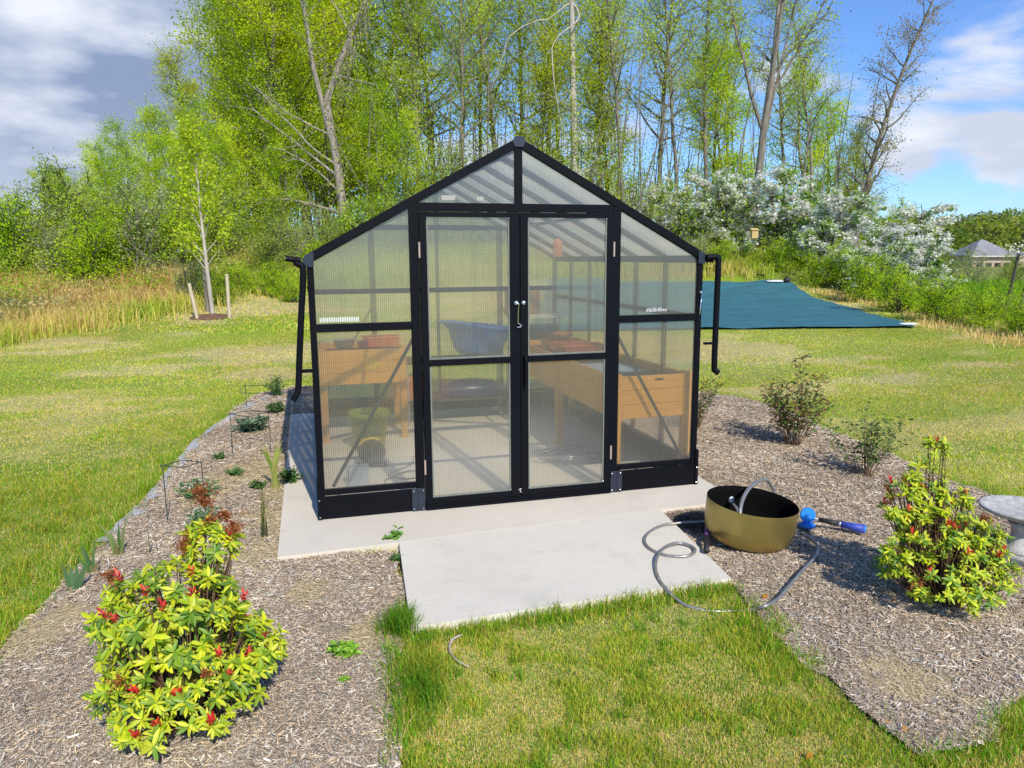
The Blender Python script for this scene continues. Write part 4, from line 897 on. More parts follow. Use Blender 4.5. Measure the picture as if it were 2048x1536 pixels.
pieris((lx, ly, -.03), 'yellow-green bush with red tips in left foreground mulch', 11,
       [((0, 0, .25), (.31, .32, .27), .62), ((-.02, -.1, .14), (.30, .27, .12), .3), ((-.05, .0, .50), (.26, .26, .17), .3), ((.12, .1, .70), (.10, .10, .13), .09), ((.25, .03, .22), (.14, .16, .16), .12), ((-.24, .02, .42), (.08, .08, .18), .07)],
       330, 30, [(.10, .14, .88), (.19, .10, .82), (.22, .06, .78), (.12, .1, .80), (-.25, .0, .64), (.02, .05, .72), (.04, .1, .74), (.09, .13, .93)], 1.22, .045)
rx_, ry_ = 1.80, -2.2
pieris((rx_, ry_, -.03), 'yellow-green bush with red tips in right bed beside the bird bath', 12,
       [((.02, -.05, .17), (.36, .30, .19), .62), ((.17, -.02, .30), (.22, .22, .18), .25), ((-.02, .1, .58), (.12, .12, .2), .16), ((-.20, .08, .50), (.10, .10, .24), .13), ((.17, .08, .50), (.09, .09, .14), .08), ((-.30, -.02, .3), (.08, .08, .1), .06), ((.04, .12, .83), (.06, .06, .06), .04), ((.26, 0, .32), (.12, .12, .12), .1), ((-.08, -.08, .40), (.2, .16, .16), .2)],
       270, 36, [(.3, .0, .42)], 1.25, .042)

def leafy(name, loc, label, cat, seed, stems, H, Rr, nl, Lf, wr, cols, stemcol=None, group=None, upright=.5, start=.25, droop=.3, srad=.004, sf=3):
    g = np.random.default_rng(seed); t = empty(name, loc, label, cat, group)
    st = MB(); P = []; D = []; Nn = []; C = []
    for s in range(stems):
        th = g.uniform(0, 2*PI); rr = Rr*math.sqrt(g.random()); h = H*g.uniform(.6, 1.0)*(1-.35*(rr/max(Rr, 1e-6))**2)
        p0 = np.array([rr*.18*math.cos(th), rr*.18*math.sin(th), 0]); p2 = np.array([rr*math.cos(th), rr*math.sin(th), h]); p1 = p0*.4+p2*.45+np.array([g.normal(0, .04*H), g.normal(0, .04*H), .1*h])
        Q = spline([p0, p1, p2], 6); st.tube(Q, [srad*(1-.75*i/12) for i in range(13)], 5)
        for k in range(nl):
            f = g.uniform(start, 1.03); i = min(int(f*12), 11); q = np.array(Q[i].lerp(Q[i+1], min(f*12-i, 1))); a = g.uniform(0, 2*PI)
            d = np.array([math.cos(a), math.sin(a), g.normal(upright, .35)]); off = d*g.uniform(0, .06)*H
            P.append(q+off); D.append(d); Nn.append(np.array([g.normal(0, .4), g.normal(0, .4)-.2, 1])); C.append(np.array(cols[g.integers(len(cols))])*g.uniform(.7, 1.3))
    n = len(P); V, Fc = leaves(np.array(P), np.array(D), np.array(Nn), Lf*g.uniform(.6, 1.2, n), Lf*wr*g.uniform(.8, 1.2, n), np.full(n, droop))
    mesh_np('leaves', V, Fc, M['pieris'], np.repeat(np.clip(np.array(C), .004, .9), 10, 0), t)
    st.build('stems', stemcol or M['twig'], t, True); return t
ROSE = [(.06, .11, .03), (.10, .17, .035), (.17, .23, .05), (.22, .10, .05), (.26, .16, .08)]
def mz(x, y): return float(mulch_z(np.array(x), np.array(y)))
leafy('rose_bush', (3.18, .98, mz(3.18, .98)), 'tallest dark-leaved rose bush, in middle of right bed', 'shrub', 41, 28, .92, .40, 50, .044, .5, ROSE, None, 'rose bushes in the right bed')
leafy('rose_bush', (3.12, -.12, mz(3.12, -.12)), 'loose spreading rose bush behind the red-tipped bush', 'shrub', 42, 20, .66, .40, 30, .042, .5, ROSE[:3]+[(.2, .32, .06)], None, 'rose bushes in the right bed')
leafy('rose_bush', (2.62, 1.95, mz(2.62, 1.95)), 'rose bush beside right corner of the greenhouse below downspout', 'shrub', 43, 22, .66, .38, 36, .038, .5, ROSE+[(.16, .10, .04)], None, 'rose bushes in the right bed')
def iris(loc, label, seed, n, h, dead=.2, cols=((.20, .32, .07), (.30, .40, .10), (.14, .25, .06))):
    g = np.random.default_rng(seed); t = empty('iris_plant', loc, label, 'plant', 'irises in the left bed'); V = []; F = []; C = []
    ax = g.uniform(0, PI)
    for k in range(n):
        s = (k/(max(n-1, 1))-.5)*1.5; hh = h*g.uniform(.6, 1.05); w = .02*g.uniform(.7, 1.2); d = np.array([math.cos(ax)*s+g.normal(0, .15), math.sin(ax)*s+g.normal(0, .15), 0]); sd_ = np.array([math.cos(ax), math.sin(ax), 0])*w
        isdead = g.random() < dead; b0 = len(V)
        for j in range(6):
            tt = j/5; c = np.array([s*.03, 0, 0])+np.array([0, 0, hh*(tt if not isdead else tt*.7-.5*tt*tt)])+d*hh*.55*tt*tt
            ww = sd_*(1-tt**2.2)*(.6+.8*tt*(1-tt)*2); V += [c-ww, c+ww]
        for j in range(5): F.append((b0+2*j, b0+2*j+1, b0+2*j+3, b0+2*j+2))
        col = np.array((.45, .37, .2) if isdead else cols[g.integers(len(cols))])*g.uniform(.8, 1.2); C += [col]*5
    mesh_np('leaves', np.array(V), np.array(F), M['grass'], np.array(C), t)
    return t
for i, (u, v, n, h, lb, gcol) in enumerate([(185, 1155, 8, .26, 'broad blue-green iris at the lawn edge behind left bush', ((.13, .26, .09), (.2, .32, .12))), (238, 1118, 7, .30, 'iris with withered brown leaves near the wire support', ((.2, .33, .1), (.3, .38, .14))), (308, 1112, 3, .27, 'thin single iris standing behind the left bush', ((.12, .24, .07),)),
        (530, 1085, 12, .52, 'tall yellow-green iris at front left corner of slab', ((.32, .40, .06), (.24, .35, .06), (.42, .46, .12))), (550, 985, 11, .42, 'iris clump leaning over beside the left slab edge', ((.3, .38, .06), (.22, .33, .06), (.4, .42, .12))), (150, 1190, 5, .22, 'small bluish iris tuft at lawn edge far left', ((.12, .22, .1),))]):
    p = gp(u, v); iris((p[0], p[1], mz(p[0], p[1])), lb, 60+i, n, h, .25, gcol)
SAGE = [(.14, .21, .13), (.2, .28, .18), (.10, .17, .10)]; GRN = [(.07, .17, .03), (.11, .24, .04), (.05, .12, .02)]; LIM = [(.2, .42, .03), (.28, .5, .05)]
for i, (u, v, st, H, Rr, nl, Lf, cols, lb) in enumerate([
    (503, 868, 40, .2, .2, 22, .05, SAGE, 'grey-green sage mound inside a wire support'), (555, 828, 34, .15, .15, 20, .03, GRN, 'dark green low mound behind the sage'), (553, 795, 30, .34, .16, 26, .03, [(.12, .22, .06), (.17, .27, .08)], 'wispy green perennial at far end of left bed'),
    (398, 1000, 34, .17, .18, 20, .028, [(.13, .24, .09), (.18, .3, .1)], 'feathery green plant under the front wire support'), (412, 1055, 26, .15, .13, 20, .026, [(.13, .24, .1), (.17, .28, .12)], 'grey-green seedling clump in front of wire support'), (690, 1315, 14, .06, .07, 14, .035, LIM, 'bright lime weed in mulch left of the apron'),
    (688, 1370, 6, .035, .03, 10, .022, LIM, 'tiny lime weed below the bright one'), (790, 1090, 8, .10, .06, 12, .045, [(.22, .42, .05), (.14, .3, .04)], 'green weed sprouting where apron meets slab'), (440, 922, 14, .08, .08, 12, .028, GRN, 'small green weed near middle of left bed'), (470, 955, 16, .09, .09, 14, .03, [(.12, .25, .06)], 'low weed between the two wire supports'),
    (580, 975, 20, .16, .1, 18, .035, GRN, 'leafy weed touching the left slab edge'), (515, 985, 14, .1, .08, 14, .03, GRN, 'dark weed beside the leaning iris'), (795, 1130, 7, .05, .04, 10, .03, GRN, 'sprig growing at the left apron edge')]):
    p = gp(u, v); leafy('garden_plant', (p[0], p[1], mz(p[0], p[1])-.005), lb, 'plant', 80+i, st, H, Rr, nl, Lf, .5, cols, M['wire'], None, .3, .1, .3, .002)
def wire_support(u, v, u2_, v2_, h, lb):
    p = np.array(gp(u, v)); q = np.array(gp(u2_, v2_)); t = empty('plant_support', (p[0], p[1], mz(p[0], p[1])), lb, 'plant support', 'wire plant supports'); d = q-p; d[2] = 0; pr_ = np.array([-d[1], d[0], 0])*.5
    for e in (np.zeros(3), d): MB().tube([e-np.array([0, 0, .03]), e+np.array([0, 0, h])], .0035, 6).build('leg', M['wire'], t)
    MB().tube(spline([np.array([0, 0, h*.98])-d*.05, np.array([0, 0, h]), d*.5-pr_*.6+np.array([0, 0, h*.97]), d+np.array([0, 0, h])], 6), .0035, 6).tube(spline([np.array([0, 0, h*.99]), d*.5+pr_*.6+np.array([0, 0, h]), d+np.array([0, 0, h*.99])], 6), .0035, 6).build('hoop', M['wire'], t)
wire_support(336, 1052, 412, 1040, .44, 'green wire hoop support nearest the left bush'); wire_support(466, 912, 542, 908, .42, 'green wire hoop support around the sage'); wire_support(494, 820, 556, 838, .30, 'green wire hoop support at far end of left bed')
# grey fabric edging strip along the lawn
V = []; F = []; pts = [(-3.0, .05), (-2.93, .55), (-2.86, 1.2), (-2.82, 2.2), (-2.74, 3.1), (-2.5, 4.3), (-2.22, 5.3), (-1.85, 5.75)]
for i, q in enumerate(spline([(x, y, 0) for x, y in pts], 8)):
    wv = .085+.035*math.sin(i*.9)+.02*math.sin(i*2.3)
    for k in range(4):
        x = q.x+wv*(k/3-.2); V.append((x, q.y, float(mulch_z(np.array(x), np.array(q.y)))+.011+.007*math.sin(i*1.3+k)))
n = len(V)//4
F = [(i*4+k, i*4+k+1, i*4+k+5, i*4+k+4) for i in range(n-1) for k in range(3)]
o = MB().add(V, F).build('landscape_fabric', M['fabric'], None, True); finish(o, None, 'strip of pale grey landscape fabric along the left bed edge', 'fabric strip')
# stick and fallen leaves
o = MB().tube(spline([gp(925, 1280, .03), gp(905, 1290, .03), gp(899, 1310, .03), gp(912, 1330, .03), gp(938, 1345, .03)], 6), [.006]*10+[.005]*8+[.004]*7, 7).build('dry_stick', M['bark_pale'], None, True); finish(o, None, 'curved pale stick lying in the grass below the apron', 'stick')
for u, v, lb in ((1765, 1465, 'curled orange leaf in grass at the tip of the right bed'), (1802, 1478, 'orange leaf in grass right of the other fallen leaf'), (1612, 1532, 'orange leaf in grass at the bottom edge of the photo'), (1525, 1207, 'orange leaf beside the hose where grass begins')):
    p = np.array([gp(u, v, .03)]); V, Fc = leaves(p, np.array([[.8, .3, .15]]), np.array([[.1, -.5, 1.]]), np.array([.035]), np.array([.022]), np.array([-.3]), .5)
    o = mesh_np('fallen_leaf', V, Fc, M['petal'], np.tile([.62, .27, .04], (len(Fc), 1))); finish(o, None, lb, 'leaf', 'fallen orange leaves')
# grass tuft at the apron corner
for (u, v, n, rad, hh, lb) in ((800, 1262, 900, .07, .16, 'thick green grass tuft at the front left apron corner'), (835, 1390, 500, .12, .14, 'dark green grass tuft at the lawn edge below the apron')):
    p = gp(u, v); g = np.random.default_rng(u); x = p[0]+g.normal(0, rad*.55, n); y = p[1]+g.normal(0, rad*.8, n)
    o = blades('grass_tuft', x, y, g.uniform(.5, 1, n)*hh, np.full(n, .0045), np.stack([g.uniform(.06, .14, n), g.uniform(.17, .30, n), g.uniform(.012, .03, n)], -1), .4, 0, None, u)
    del o['kind']; finish(o, None, lb, 'grass tuft')

# ------------------------------------------------------------------ tarp, bags, birdhouse
c = TARPV; nu, nv = 60, 60; V = []
for j in range(nv+1):
    for i in range(nu+1):
        s, q = i/nu, j/nv; p = (np.array(c[0])*(1-s)+np.array(c[1])*s)*(1-q)+(np.array(c[3])*(1-s)+np.array(c[2])*s)*q
        ew = .12*math.sin(q*23+s*5)*(1 if i in (0, nu) else 0)
        x, y = p[0]+ew*.5, p[1]; V.append((x, y, float(ground_z(x, y))+.018+.035*float(fbm(np.array(x*1.4), np.array(y*.9), 5, 3))+.012*math.sin(x*5+y*3)+.03*float(vnoise(np.array(x*.5+3), np.array(y*4.2), 6))+.018*max(0, 1-abs(((x-y*.35) % 2.6)-1.3)*9)))
F = [(j*(nu+1)+i, j*(nu+1)+i+1, (j+1)*(nu+1)+i+1, (j+1)*(nu+1)+i) for j in range(nv) for i in range(nu)]
o = MB().add(V, F).build('ground_tarp', M['tarp'], None, True); finish(o, None, 'large teal tarp spread flat on the grass right of greenhouse', 'tarp')
def sack(u, v, sx, sy, sz, m, lb, rz=0):
    p = gp(u, v, .06); o = MB().lathe([(0, 0), (.8, .05), (1, .4), (.9, .75), (.5, .97), (0, 1)], 20).build('sand_bag', m, None, True); o.location = p; o.scale = (sx, sy, sz); o.rotation_euler = (0, 0, rz); finish(o, None, lb, 'bag')
sack(1816, 655, .24, .12, .06, M['bag'], 'white bag weighing down the nearest tarp corner', -.3); sack(1549, 568, .34, .15, .09, M['bag'], 'white bag weighing down the far right of the tarp', -.3); sack(1573, 569, .12, .12, .2, M['black_dull'], 'dark lump at the far right tarp corner')
p = hit(1504, 546)
t = empty('birdhouse_pole', (p[0], p[1], p[2]-.05), 'small tan birdhouse on a thin black pole beyond the tarp', 'birdhouse', rz=-YAW)
hh = 1.42
MB().tube([(0, 0, 0), (.02, 0, hh)], .025, 8).build('pole', M['black_dull'], t)
MB().box(-.1, .14, -.1, .1, hh-.03, hh+.27).add([(-.12, -.14, hh+.272), (.16, -.14, hh+.272), (.16, .12, hh+.36), (-.12, .12, hh+.36)], [(0, 1, 2, 3)]).build('box', M['bird'], t, bevel=.004)
MB().lathe([(0, 0), (.025, 0)], 14).build('entrance_hole', M['black_dull'], t).location = (.02, -.1035, hh+.15)
t.children[-1].rotation_euler = (R(90), 0, 0)
# ------------------------------------------------------------------ trees
def leafquads(g, P, size, asp=.55, flat=.5):
    n = len(P); D = g.normal(0, 1, (n, 3)); D[:, 2] -= .3; D /= np.linalg.norm(D, axis=1, keepdims=True)
    U = g.normal(0, 1, (n, 3)); U[:, 2] += flat*2; S = np.cross(D, U); S /= np.linalg.norm(S, axis=1, keepdims=True)+1e-9
    L = (size*g.uniform(.6, 1.35, n))[:, None]; W = L*asp
    V = np.stack([P-D*L*.5, P+S*W*.5-D*L*.05, P+D*L*.5, P-S*W*.5-D*L*.05], 1).reshape(-1, 3)
    return V, np.arange(4*n).reshape(-1, 4)
class Tree:
    def __init__(s, seed): s.g = np.random.default_rng(seed); s.mb = MB(); s.tips = []; s.twigs = MB()
    def branch(s, p, d, L, r0, r1, wob=.15, trop=.0, nseg=6, n=5, mb=None):
        g = s.g; pts = [np.array(p, float)]; d = np.array(d, float); d /= np.linalg.norm(d)
        for i in range(nseg):
            d = d+g.normal(0, wob, 3)+np.array([0, 0, trop]); d /= np.linalg.norm(d); pts.append(pts[-1]+d*L/nseg)
        (mb or s.mb).tube(pts, list(np.linspace(r0, r1, nseg+1)), n, False)
        return np.array(pts), d
    def at(s, pts, f):
        k = f*(len(pts)-1); i = min(int(k), len(pts)-2); return pts[i]+(pts[i+1]-pts[i])*(k-i), pts[i+1]-pts[i]
def grow(seed, H, r, c0, n1, L1, L1top, up, n2, L2, nleaf, spread, size, pal, wob=.05, lean=(0, 0), trop2=.06, epi=0, bark='bark', patch=2.2, asp=.6, thin=0.0, stems=1, n3=0, flat=.5):
    T = Tree(seed); g = T.g; lp = []; tip = []
    for st in range(stems):
        a0 = g.uniform(0, 2*PI); l = np.array([lean[0], lean[1], 1.])+(np.array([math.cos(a0), math.sin(a0), 0])*.22 if stems > 1 else 0)
        h = H*(1 if st == 0 else g.uniform(.7, .95)); rr = r*(1 if st == 0 else .8)
        trunk, _ = T.branch((0.0+(g.normal(0, r) if st else 0), (g.normal(0, r) if st else 0), -.3), l, h+.3, rr, rr*.12, wob, .02, 12, 8)
        for k in range(n1//stems):
            f = c0+(1-c0)*((k+g.random())/(n1/stems)); p, td = T.at(trunk, min(f, .995)); u = (f-c0)/(1-c0+1e-6)
            a = k*2.4+g.uniform(-.5, .5); e = np.array([math.cos(a), math.sin(a), 0]); L = (L1*(1-u)+L1top*u)*g.uniform(.55, 1.2)
            if g.random() < thin: L *= .4
            b, bd = T.branch(p, e+np.array([0, 0, up*g.uniform(.6, 1.4)]), L, max(rr*(1-f)*.55+.012, .012), .008, .13, trop2, 6, 5)
            for j in range(n2):
                q, qd = T.at(b, g.uniform(.25, 1)); dd = qd/np.linalg.norm(qd)+g.normal(0, .65, 3); ll = L2*g.uniform(.5, 1.2)
                c, _ = T.branch(q, dd, ll, .012, .005, .15, .03, 3, 4)
                m = int(nleaf*g.uniform(.3, 1.5)); 
                if g.random() < thin: m = m//6
                tt = g.uniform(.15, 1.1, m); k_ = np.clip((tt*3).astype(int), 0, 2); fr = (tt*3-k_)[:, None]
                lp.append(c[k_]+(c[k_+1]-c[k_])*fr+g.normal(0, spread, (m, 3)))
        for k in range(epi):
            f = g.uniform(.12, .8); p, _ = T.at(trunk, f); m = int(nleaf*1.2); lp.append(p+g.normal(0, .45, (m, 3))+np.array([0, 0, .1]))
    P = np.concatenate(lp); P = P[P[:, 2] > .05]; V, Fc = leafquads(g, P, np.full(len(P), size), asp, flat)
    pal = np.array(pal); nn = fbm(P[:, 0]*patch/H*4+seed, P[:, 1]*patch/H*4+P[:, 2]*patch/H*3, seed, 3)
    ci = np.clip((nn-.25)/.5+g.normal(0, .25, len(P)), 0, .999); C = pal[(ci*len(pal)).astype(int)]*g.uniform(.8, 1.2, len(P))[:, None]
    return T, V, Fc, np.clip(C, .004, .9), bark
def tree_obj(name, Tt, loc, label, cat='tree', group=None, rz=0, scale=1, extra=None):
    T, V, Fc, C, bark = Tt; t = empty(name, loc, label, cat, group, rz, scale)
    T.mb.build('trunk', M['bark_dark' if bark == 'bark_dog' else bark], t, True); mesh_np('crown', V, Fc, M['petal' if bark == 'bark_dog' else 'leaf'], C, t); return t
FRB = [(.24, .42, .02), (.38, .58, .025), (.50, .68, .03), (.60, .76, .035), (.70, .80, .05)]
FRESH = [(.19, .31, .015), (.33, .49, .02), (.45, .60, .025), (.56, .68, .03), (.66, .72, .04)]
LIGHT = [(.27, .39, .04), (.41, .55, .05), (.53, .66, .06), (.62, .73, .08)]
OLIVE = [(.22, .28, .03), (.37, .43, .05), (.48, .54, .06), (.54, .60, .06)]
DULL = [(.22, .34, .05), (.34, .46, .07), (.44, .55, .10), (.52, .57, .16)]
BROWN = [(.28, .24, .08), (.38, .32, .1), (.34, .38, .08), (.45, .32, .16)]
WHITE = [(.9, .89, .83), (.9, .9, .85), (.84, .86, .68), (.9, .89, .84), (.30, .48, .08), (.36, .52, .1)]
def recipe(kind, sd):
    if kind == 'tall': return grow(sd, 19, .14, .28, 46, 3.5, 1.3, .7, 7, 1.3, 66, .24, .092, LIGHT, .035, thin=.2, epi=16)
    if kind == 'airy': return grow(sd, 18, .11, .35, 38, 3.0, 1.2, .85, 7, 1.3, 48, .24, .09, LIGHT, .045, thin=.2, epi=10)
    if kind == 'leafy': return grow(sd, 14, .2, .14, 60, 3.6, 1.5, .45, 8, 1.3, 110, .20, .092, FRESH, .06, epi=20)
    if kind == 'bright': return grow(sd, 8.5, .13, .12, 44, 2.3, .9, .5, 8, .9, 76, .17, .085, FRB, .06, stems=2)
    if kind == 'round': return grow(sd, 6.5, .11, .08, 40, 2.4, .9, .5, 8, .8, 72, .17, .082, FRESH, .08, stems=3)
    if kind == 'olive': return grow(sd, 10, .12, .15, 44, 2.0, .8, .6, 7, .9, 62, .18, .085, OLIVE, .05, epi=26, bark='bark_dark')
    if kind == 'dogwood': return grow(sd, 5.2, .10, .12, 34, 2.6, 1.0, .12, 8, .8, 62, .09, .15, WHITE, .07, trop2=.0, stems=2, asp=.85, flat=1.5, bark='bark_dog')
    if kind == 'bushy': return grow(sd, 3.0, .05, .03, 40, 1.35, .6, .6, 6, .5, 34, .13, .068, DULL, .1, stems=4, bark='bark_dark')
    if kind == 'lush': return grow(sd, 2.2, .045, .02, 40, 1.25, .5, .5, 6, .45, 36, .12, .065, FRB[:4], .1, stems=4, bark='bark_dark')
    if kind == 'pale': return grow(sd, 3.4, .05, .03, 36, 1.1, .6, .8, 5, .5, 18, .14, .08, [(.40, .47, .2), (.52, .57, .28), (.32, .43, .14)], .1, stems=4)
    if kind == 'bare': return grow(sd, 15, .16, .18, 40, 2.2, 1.0, .8, 6, 1.0, 26, .16, .085, BROWN, .035, lean=(.10, 0), epi=30, bark='bark')
PROTO = {}
def plant(kind, var, u, b, H, label, group, name='tree', cat='tree', sx=1.0, rz=None, dz=-.1):
    x, y = at_ub(u, b); z = gz(x, y)+dz; key = (kind, var); rz = random.uniform(0, 6.28) if rz is None else rz
    H0 = {'tall': 19, 'airy': 18, 'leafy': 14, 'bright': 8.5, 'round': 6.5, 'olive': 10, 'dogwood': 5.2, 'bushy': 3.0, 'lush': 2.2, 'pale': 3.4, 'bare': 15}[kind]
    s = H/H0; s = (s*sx, s*sx, s)
    if key not in PROTO:
        PROTO[key] = tree_obj(name, recipe(kind, 300+17*var+sum(map(ord, kind))), (x, y, z), label, cat, group, rz, s); return PROTO[key]
    o = dup(PROTO[key], (x, y, z), label, group, rz, s); o.name = name; return o
WG = 'trees of the wood behind the greenhouse'
# far left low trees and the big leafy mass
for a in [
 ('bright', 0, 235, 35, 5.8, 'bright green round tree left of the young staked tree, lowest of the left group'),
 ('bright', 1, 310, 37, 6.6, 'bright green bushy tree behind the young staked tree'),
 ('round', 0, 165, 38, 4.0, 'small dark green tree at the far left skyline'),
 ('olive', 0, 415, 38, 9.0, 'olive tree with reddish tips at the left edge of the tall wood'),
 ('leafy', 0, 560, 37, 15.5, 'big leafy tree forming left edge of tall wood'),
 ('leafy', 1, 620, 40, 19.0, 'tallest broad leafy tree left of the greenhouse roof'),
 ('leafy', 0, 660, 46, 19.5, 'broad leafy tree behind the vine-hung leaning trunk'),
 ('leafy', 1, 760, 44, 18.5, 'broad leafy tree above the left roof slope of the greenhouse'),
 ('bright', 0, 450, 33, 6.5, 'low bright tree below the big leafy left tree'),
 ('bright', 1, 560, 34, 6.0, 'low bright tree left of the pale dead limbs'),
 ('bright', 0, 800, 34, 7.6, 'bright green bush-like tree just left of greenhouse ridge'),
 ('olive', 1, 540, 44, 14.0, 'dull olive tree showing between two broad leafy trees'),
 ('leafy', 0, 530, 50, 20, 'broad leafy tree showing behind the tallest left trees'),
 ('leafy', 1, 700, 52, 20, 'broad leafy tree at the back between left trees and ridge'),
 ('tall', 0, 845, 38, 20, 'slender vine-clad tree left of ridge, first of the tall stand'),
 ('tall', 1, 880, 42, 21, 'dark trunked slender tree left of the greenhouse ridge'),
 ('tall', 2, 925, 37, 20, 'thick dark trunk rising a little left of greenhouse ridge'),
 ('airy', 0, 960, 45, 20, 'pale thin tree close to the left of ridge'),
 ('tall', 1, 1000, 40, 21, 'leafy slender tree directly behind the greenhouse ridge'),
 ('tall', 0, 1045, 44, 22, 'slender tree directly right of the greenhouse ridge'),
 ('tall', 2, 1085, 38, 20, 'dark trunk with dense shoots right of the ridge'),
 ('olive', 0, 1065, 36, 9.5, 'brownish vine-tangled tree right behind the ridge'),
 ('airy', 1, 1125, 46, 21, 'pale airy tree behind the broken snag'),
 ('tall', 1, 1195, 41, 20, 'leafy slender tree just right of the broken snag'),
 ('airy', 0, 1245, 38, 19, 'pale straight trunk above the right roof slope'),
 ('olive', 1, 1215, 42, 12.0, 'small olive tree right of the broken snag'),
 ('tall', 0, 1315, 43, 21, 'slender tree in front of the blue sky gap, left of a dark pair'),
 ('airy', 1, 1345, 41, 20, 'dark pair trunk in the middle of the right wood'),
 ('tall', 2, 1410, 44, 20, 'leaning leafy tree right of the dark pair'),
 ('airy', 0, 1440, 48, 20, 'thin airy tree left of the forked grey tree'),
 ('bright', 1, 1455, 45, 11.5, 'yellow-green tree low behind the forked grey tree, on its left'),
 ('airy', 1, 1555, 46, 19, 'thin tree right behind the forked grey tree'),
 ('airy', 0, 1610, 44, 17, 'spindly tree between the forked grey tree and leaning brown tree'),
 ('bright', 0, 1620, 48, 11.0, 'yellow-green tree right of the forked grey tree'),
 ('olive', 1, 1680, 47, 8.0, 'dull olive tree behind the foot of the leaning brown tree'),
 ('round', 0, 1745, 50, 5.8, 'round green tree behind the white blossom on the right'),
]: plant(*a, WG)
DW = 'white blossoming dogwoods'
for a in [('dogwood', 0, 1300, 38, 3.2, 'white dogwood just above right roof slope of greenhouse'), ('dogwood', 1, 1375, 36, 3.0, 'white dogwood left of the forked grey tree'), ('dogwood', 0, 1465, 33, 3.5, 'white dogwood in front of the forked grey tree'), ('dogwood', 1, 1560, 32, 3.8, 'largest white dogwood, behind the birdhouse pole'), ('dogwood', 0, 1650, 30, 3.2, 'white dogwood beneath the leaning brown tree'),
          ('dogwood', 1, 1745, 27, 2.6, 'white dogwood spreading right of the leaning brown tree'), ('dogwood', 0, 1830, 25, 2.1, 'lowest white dogwood, nearest the distant house'), ('dogwood', 1, 1800, 40, 4.4, 'white dogwood standing against the sky at right'), ('dogwood', 0, 1100, 40, 4.6, 'white dogwood peeping over the ridge among the trunks')]:
    plant(*a, DW, 'dogwood_tree', 'tree', 1.25)
plant('bare', 0, 1692, 33, 13.5, 'leaning brown nearly bare tree at the right end of the wood', None, 'bare_tree', rz=-YAW)
# forked grey tree
def special(name, label, u, b, build, pal, size=.15, bark='bark', seed=1, rz=-YAW, asp=.6):
    T = Tree(seed); lp = build(T, T.g); P = np.concatenate(lp) if lp else np.zeros((0, 3)); x, y = at_ub(u, b)
    V, Fc = leafquads(T.g, P, np.full(len(P), size), asp); C = np.array(pal)[T.g.integers(0, len(pal), len(P))]*T.g.uniform(.7, 1.3, len(P))[:, None]
    return tree_obj(name, (T, V, Fc, C, bark), (x, y, gz(x, y)-.1), label, 'tree', None, rz)
def limb_leaves(T, b, n2, L2, m, sp, lp, f0=.3):
    for j in range(n2):
        q, qd = T.at(b, T.g.uniform(f0, 1)); c, _ = T.branch(q, qd/np.linalg.norm(qd)+T.g.normal(0, .6, 3), L2*T.g.uniform(.5, 1.2), .02, .006, .15, .04, 4, 4)
        if m: lp.append(c[T.g.integers(1, 5, m)]+T.g.normal(0, sp, (m, 3)))
def forked(T, g):
    lp = []; t, _ = T.branch((0, 0, -.3), (.11, .02, 1), 8.2, .19, .15, .02, 0, 10, 9)
    for dx, L, r in ((.02, 11, .10), (.10, 11, .12), (.16, 8, .07)):
        b, _ = T.branch(t[-1] if dx != .16 else t[6], (dx+.06, g.normal(0, .1), 1), L, r, .02, .02, 0, 10, 7)
        for k in range(9):
            p, d = T.at(b, g.uniform(.25, 1)); a = g.uniform(0, 6.28); c, _ = T.branch(p, (math.cos(a), math.sin(a), .8), g.uniform(1.2, 3), .035, .01, .1, .05, 6, 5); limb_leaves(T, c, 5, 1.0, 9, .2, lp)
    b, _ = T.branch(t[7], (-.45, .1, 1), 9, .10, .015, .05, .03, 10, 6); limb_leaves(T, b, 22, 1.3, 9, .22, lp, .2)
    b, _ = T.branch(t[9], (.6, .1, .8), 6, .06, .012, .06, .02, 10, 6); limb_leaves(T, b, 16, 1.2, 9, .22, lp, .3)
    return lp
special('forked_tree', 'tall grey tree forking high up, most prominent trunk at right', 1488, 35, forked, LIGHT, .14, 'bark', 71)
def snag(T, g):
    t, _ = T.branch((0, 0, -.3), (.0, 0, 1), 11.6, .17, .12, .01, 0, 10, 8)
    for k in range(4): T.branch(t[-1]+g.normal(0, .05, 3), (g.normal(0, .15), 0, 1), g.uniform(.3, .8), .06, .01, .05, 0, 2, 4)
    b, _ = T.branch(t[-1], (-1, -.2, -.75), 3.6, .05, .02, .2, -.02, 8, 6); c, _ = T.branch(b[-1], (-.3, 0, -1), 2.4, .03, .01, .12, -.1, 5, 5)
    b, _ = T.branch(t[-1], (.7, -.2, -.8), 3.4, .05, .02, .2, -.02, 8, 6); c, _ = T.branch(b[-1], (.1, 0, -1), 4.0, .035, .012, .05, -.1, 6, 5)
    for k in range(20): p, _ = T.at(t, g.uniform(.25, .75)); T.branch(p, (g.normal(0, 1), -.3, g.normal(-.3, .5)), g.uniform(.8, 2.6), .022, .006, .22, -.04, 6, 4)
    lp = []
    for k in range(40): p, _ = T.at(t, g.uniform(.05, .85)); lp.append(p+g.normal(0, .32, (26, 3)))
    return lp
special('broken_snag', 'broken grey dead trunk with two hanging limbs, right of the ridge', 1150, 36, snag, LIGHT, .13, 'bark_pale', 72)
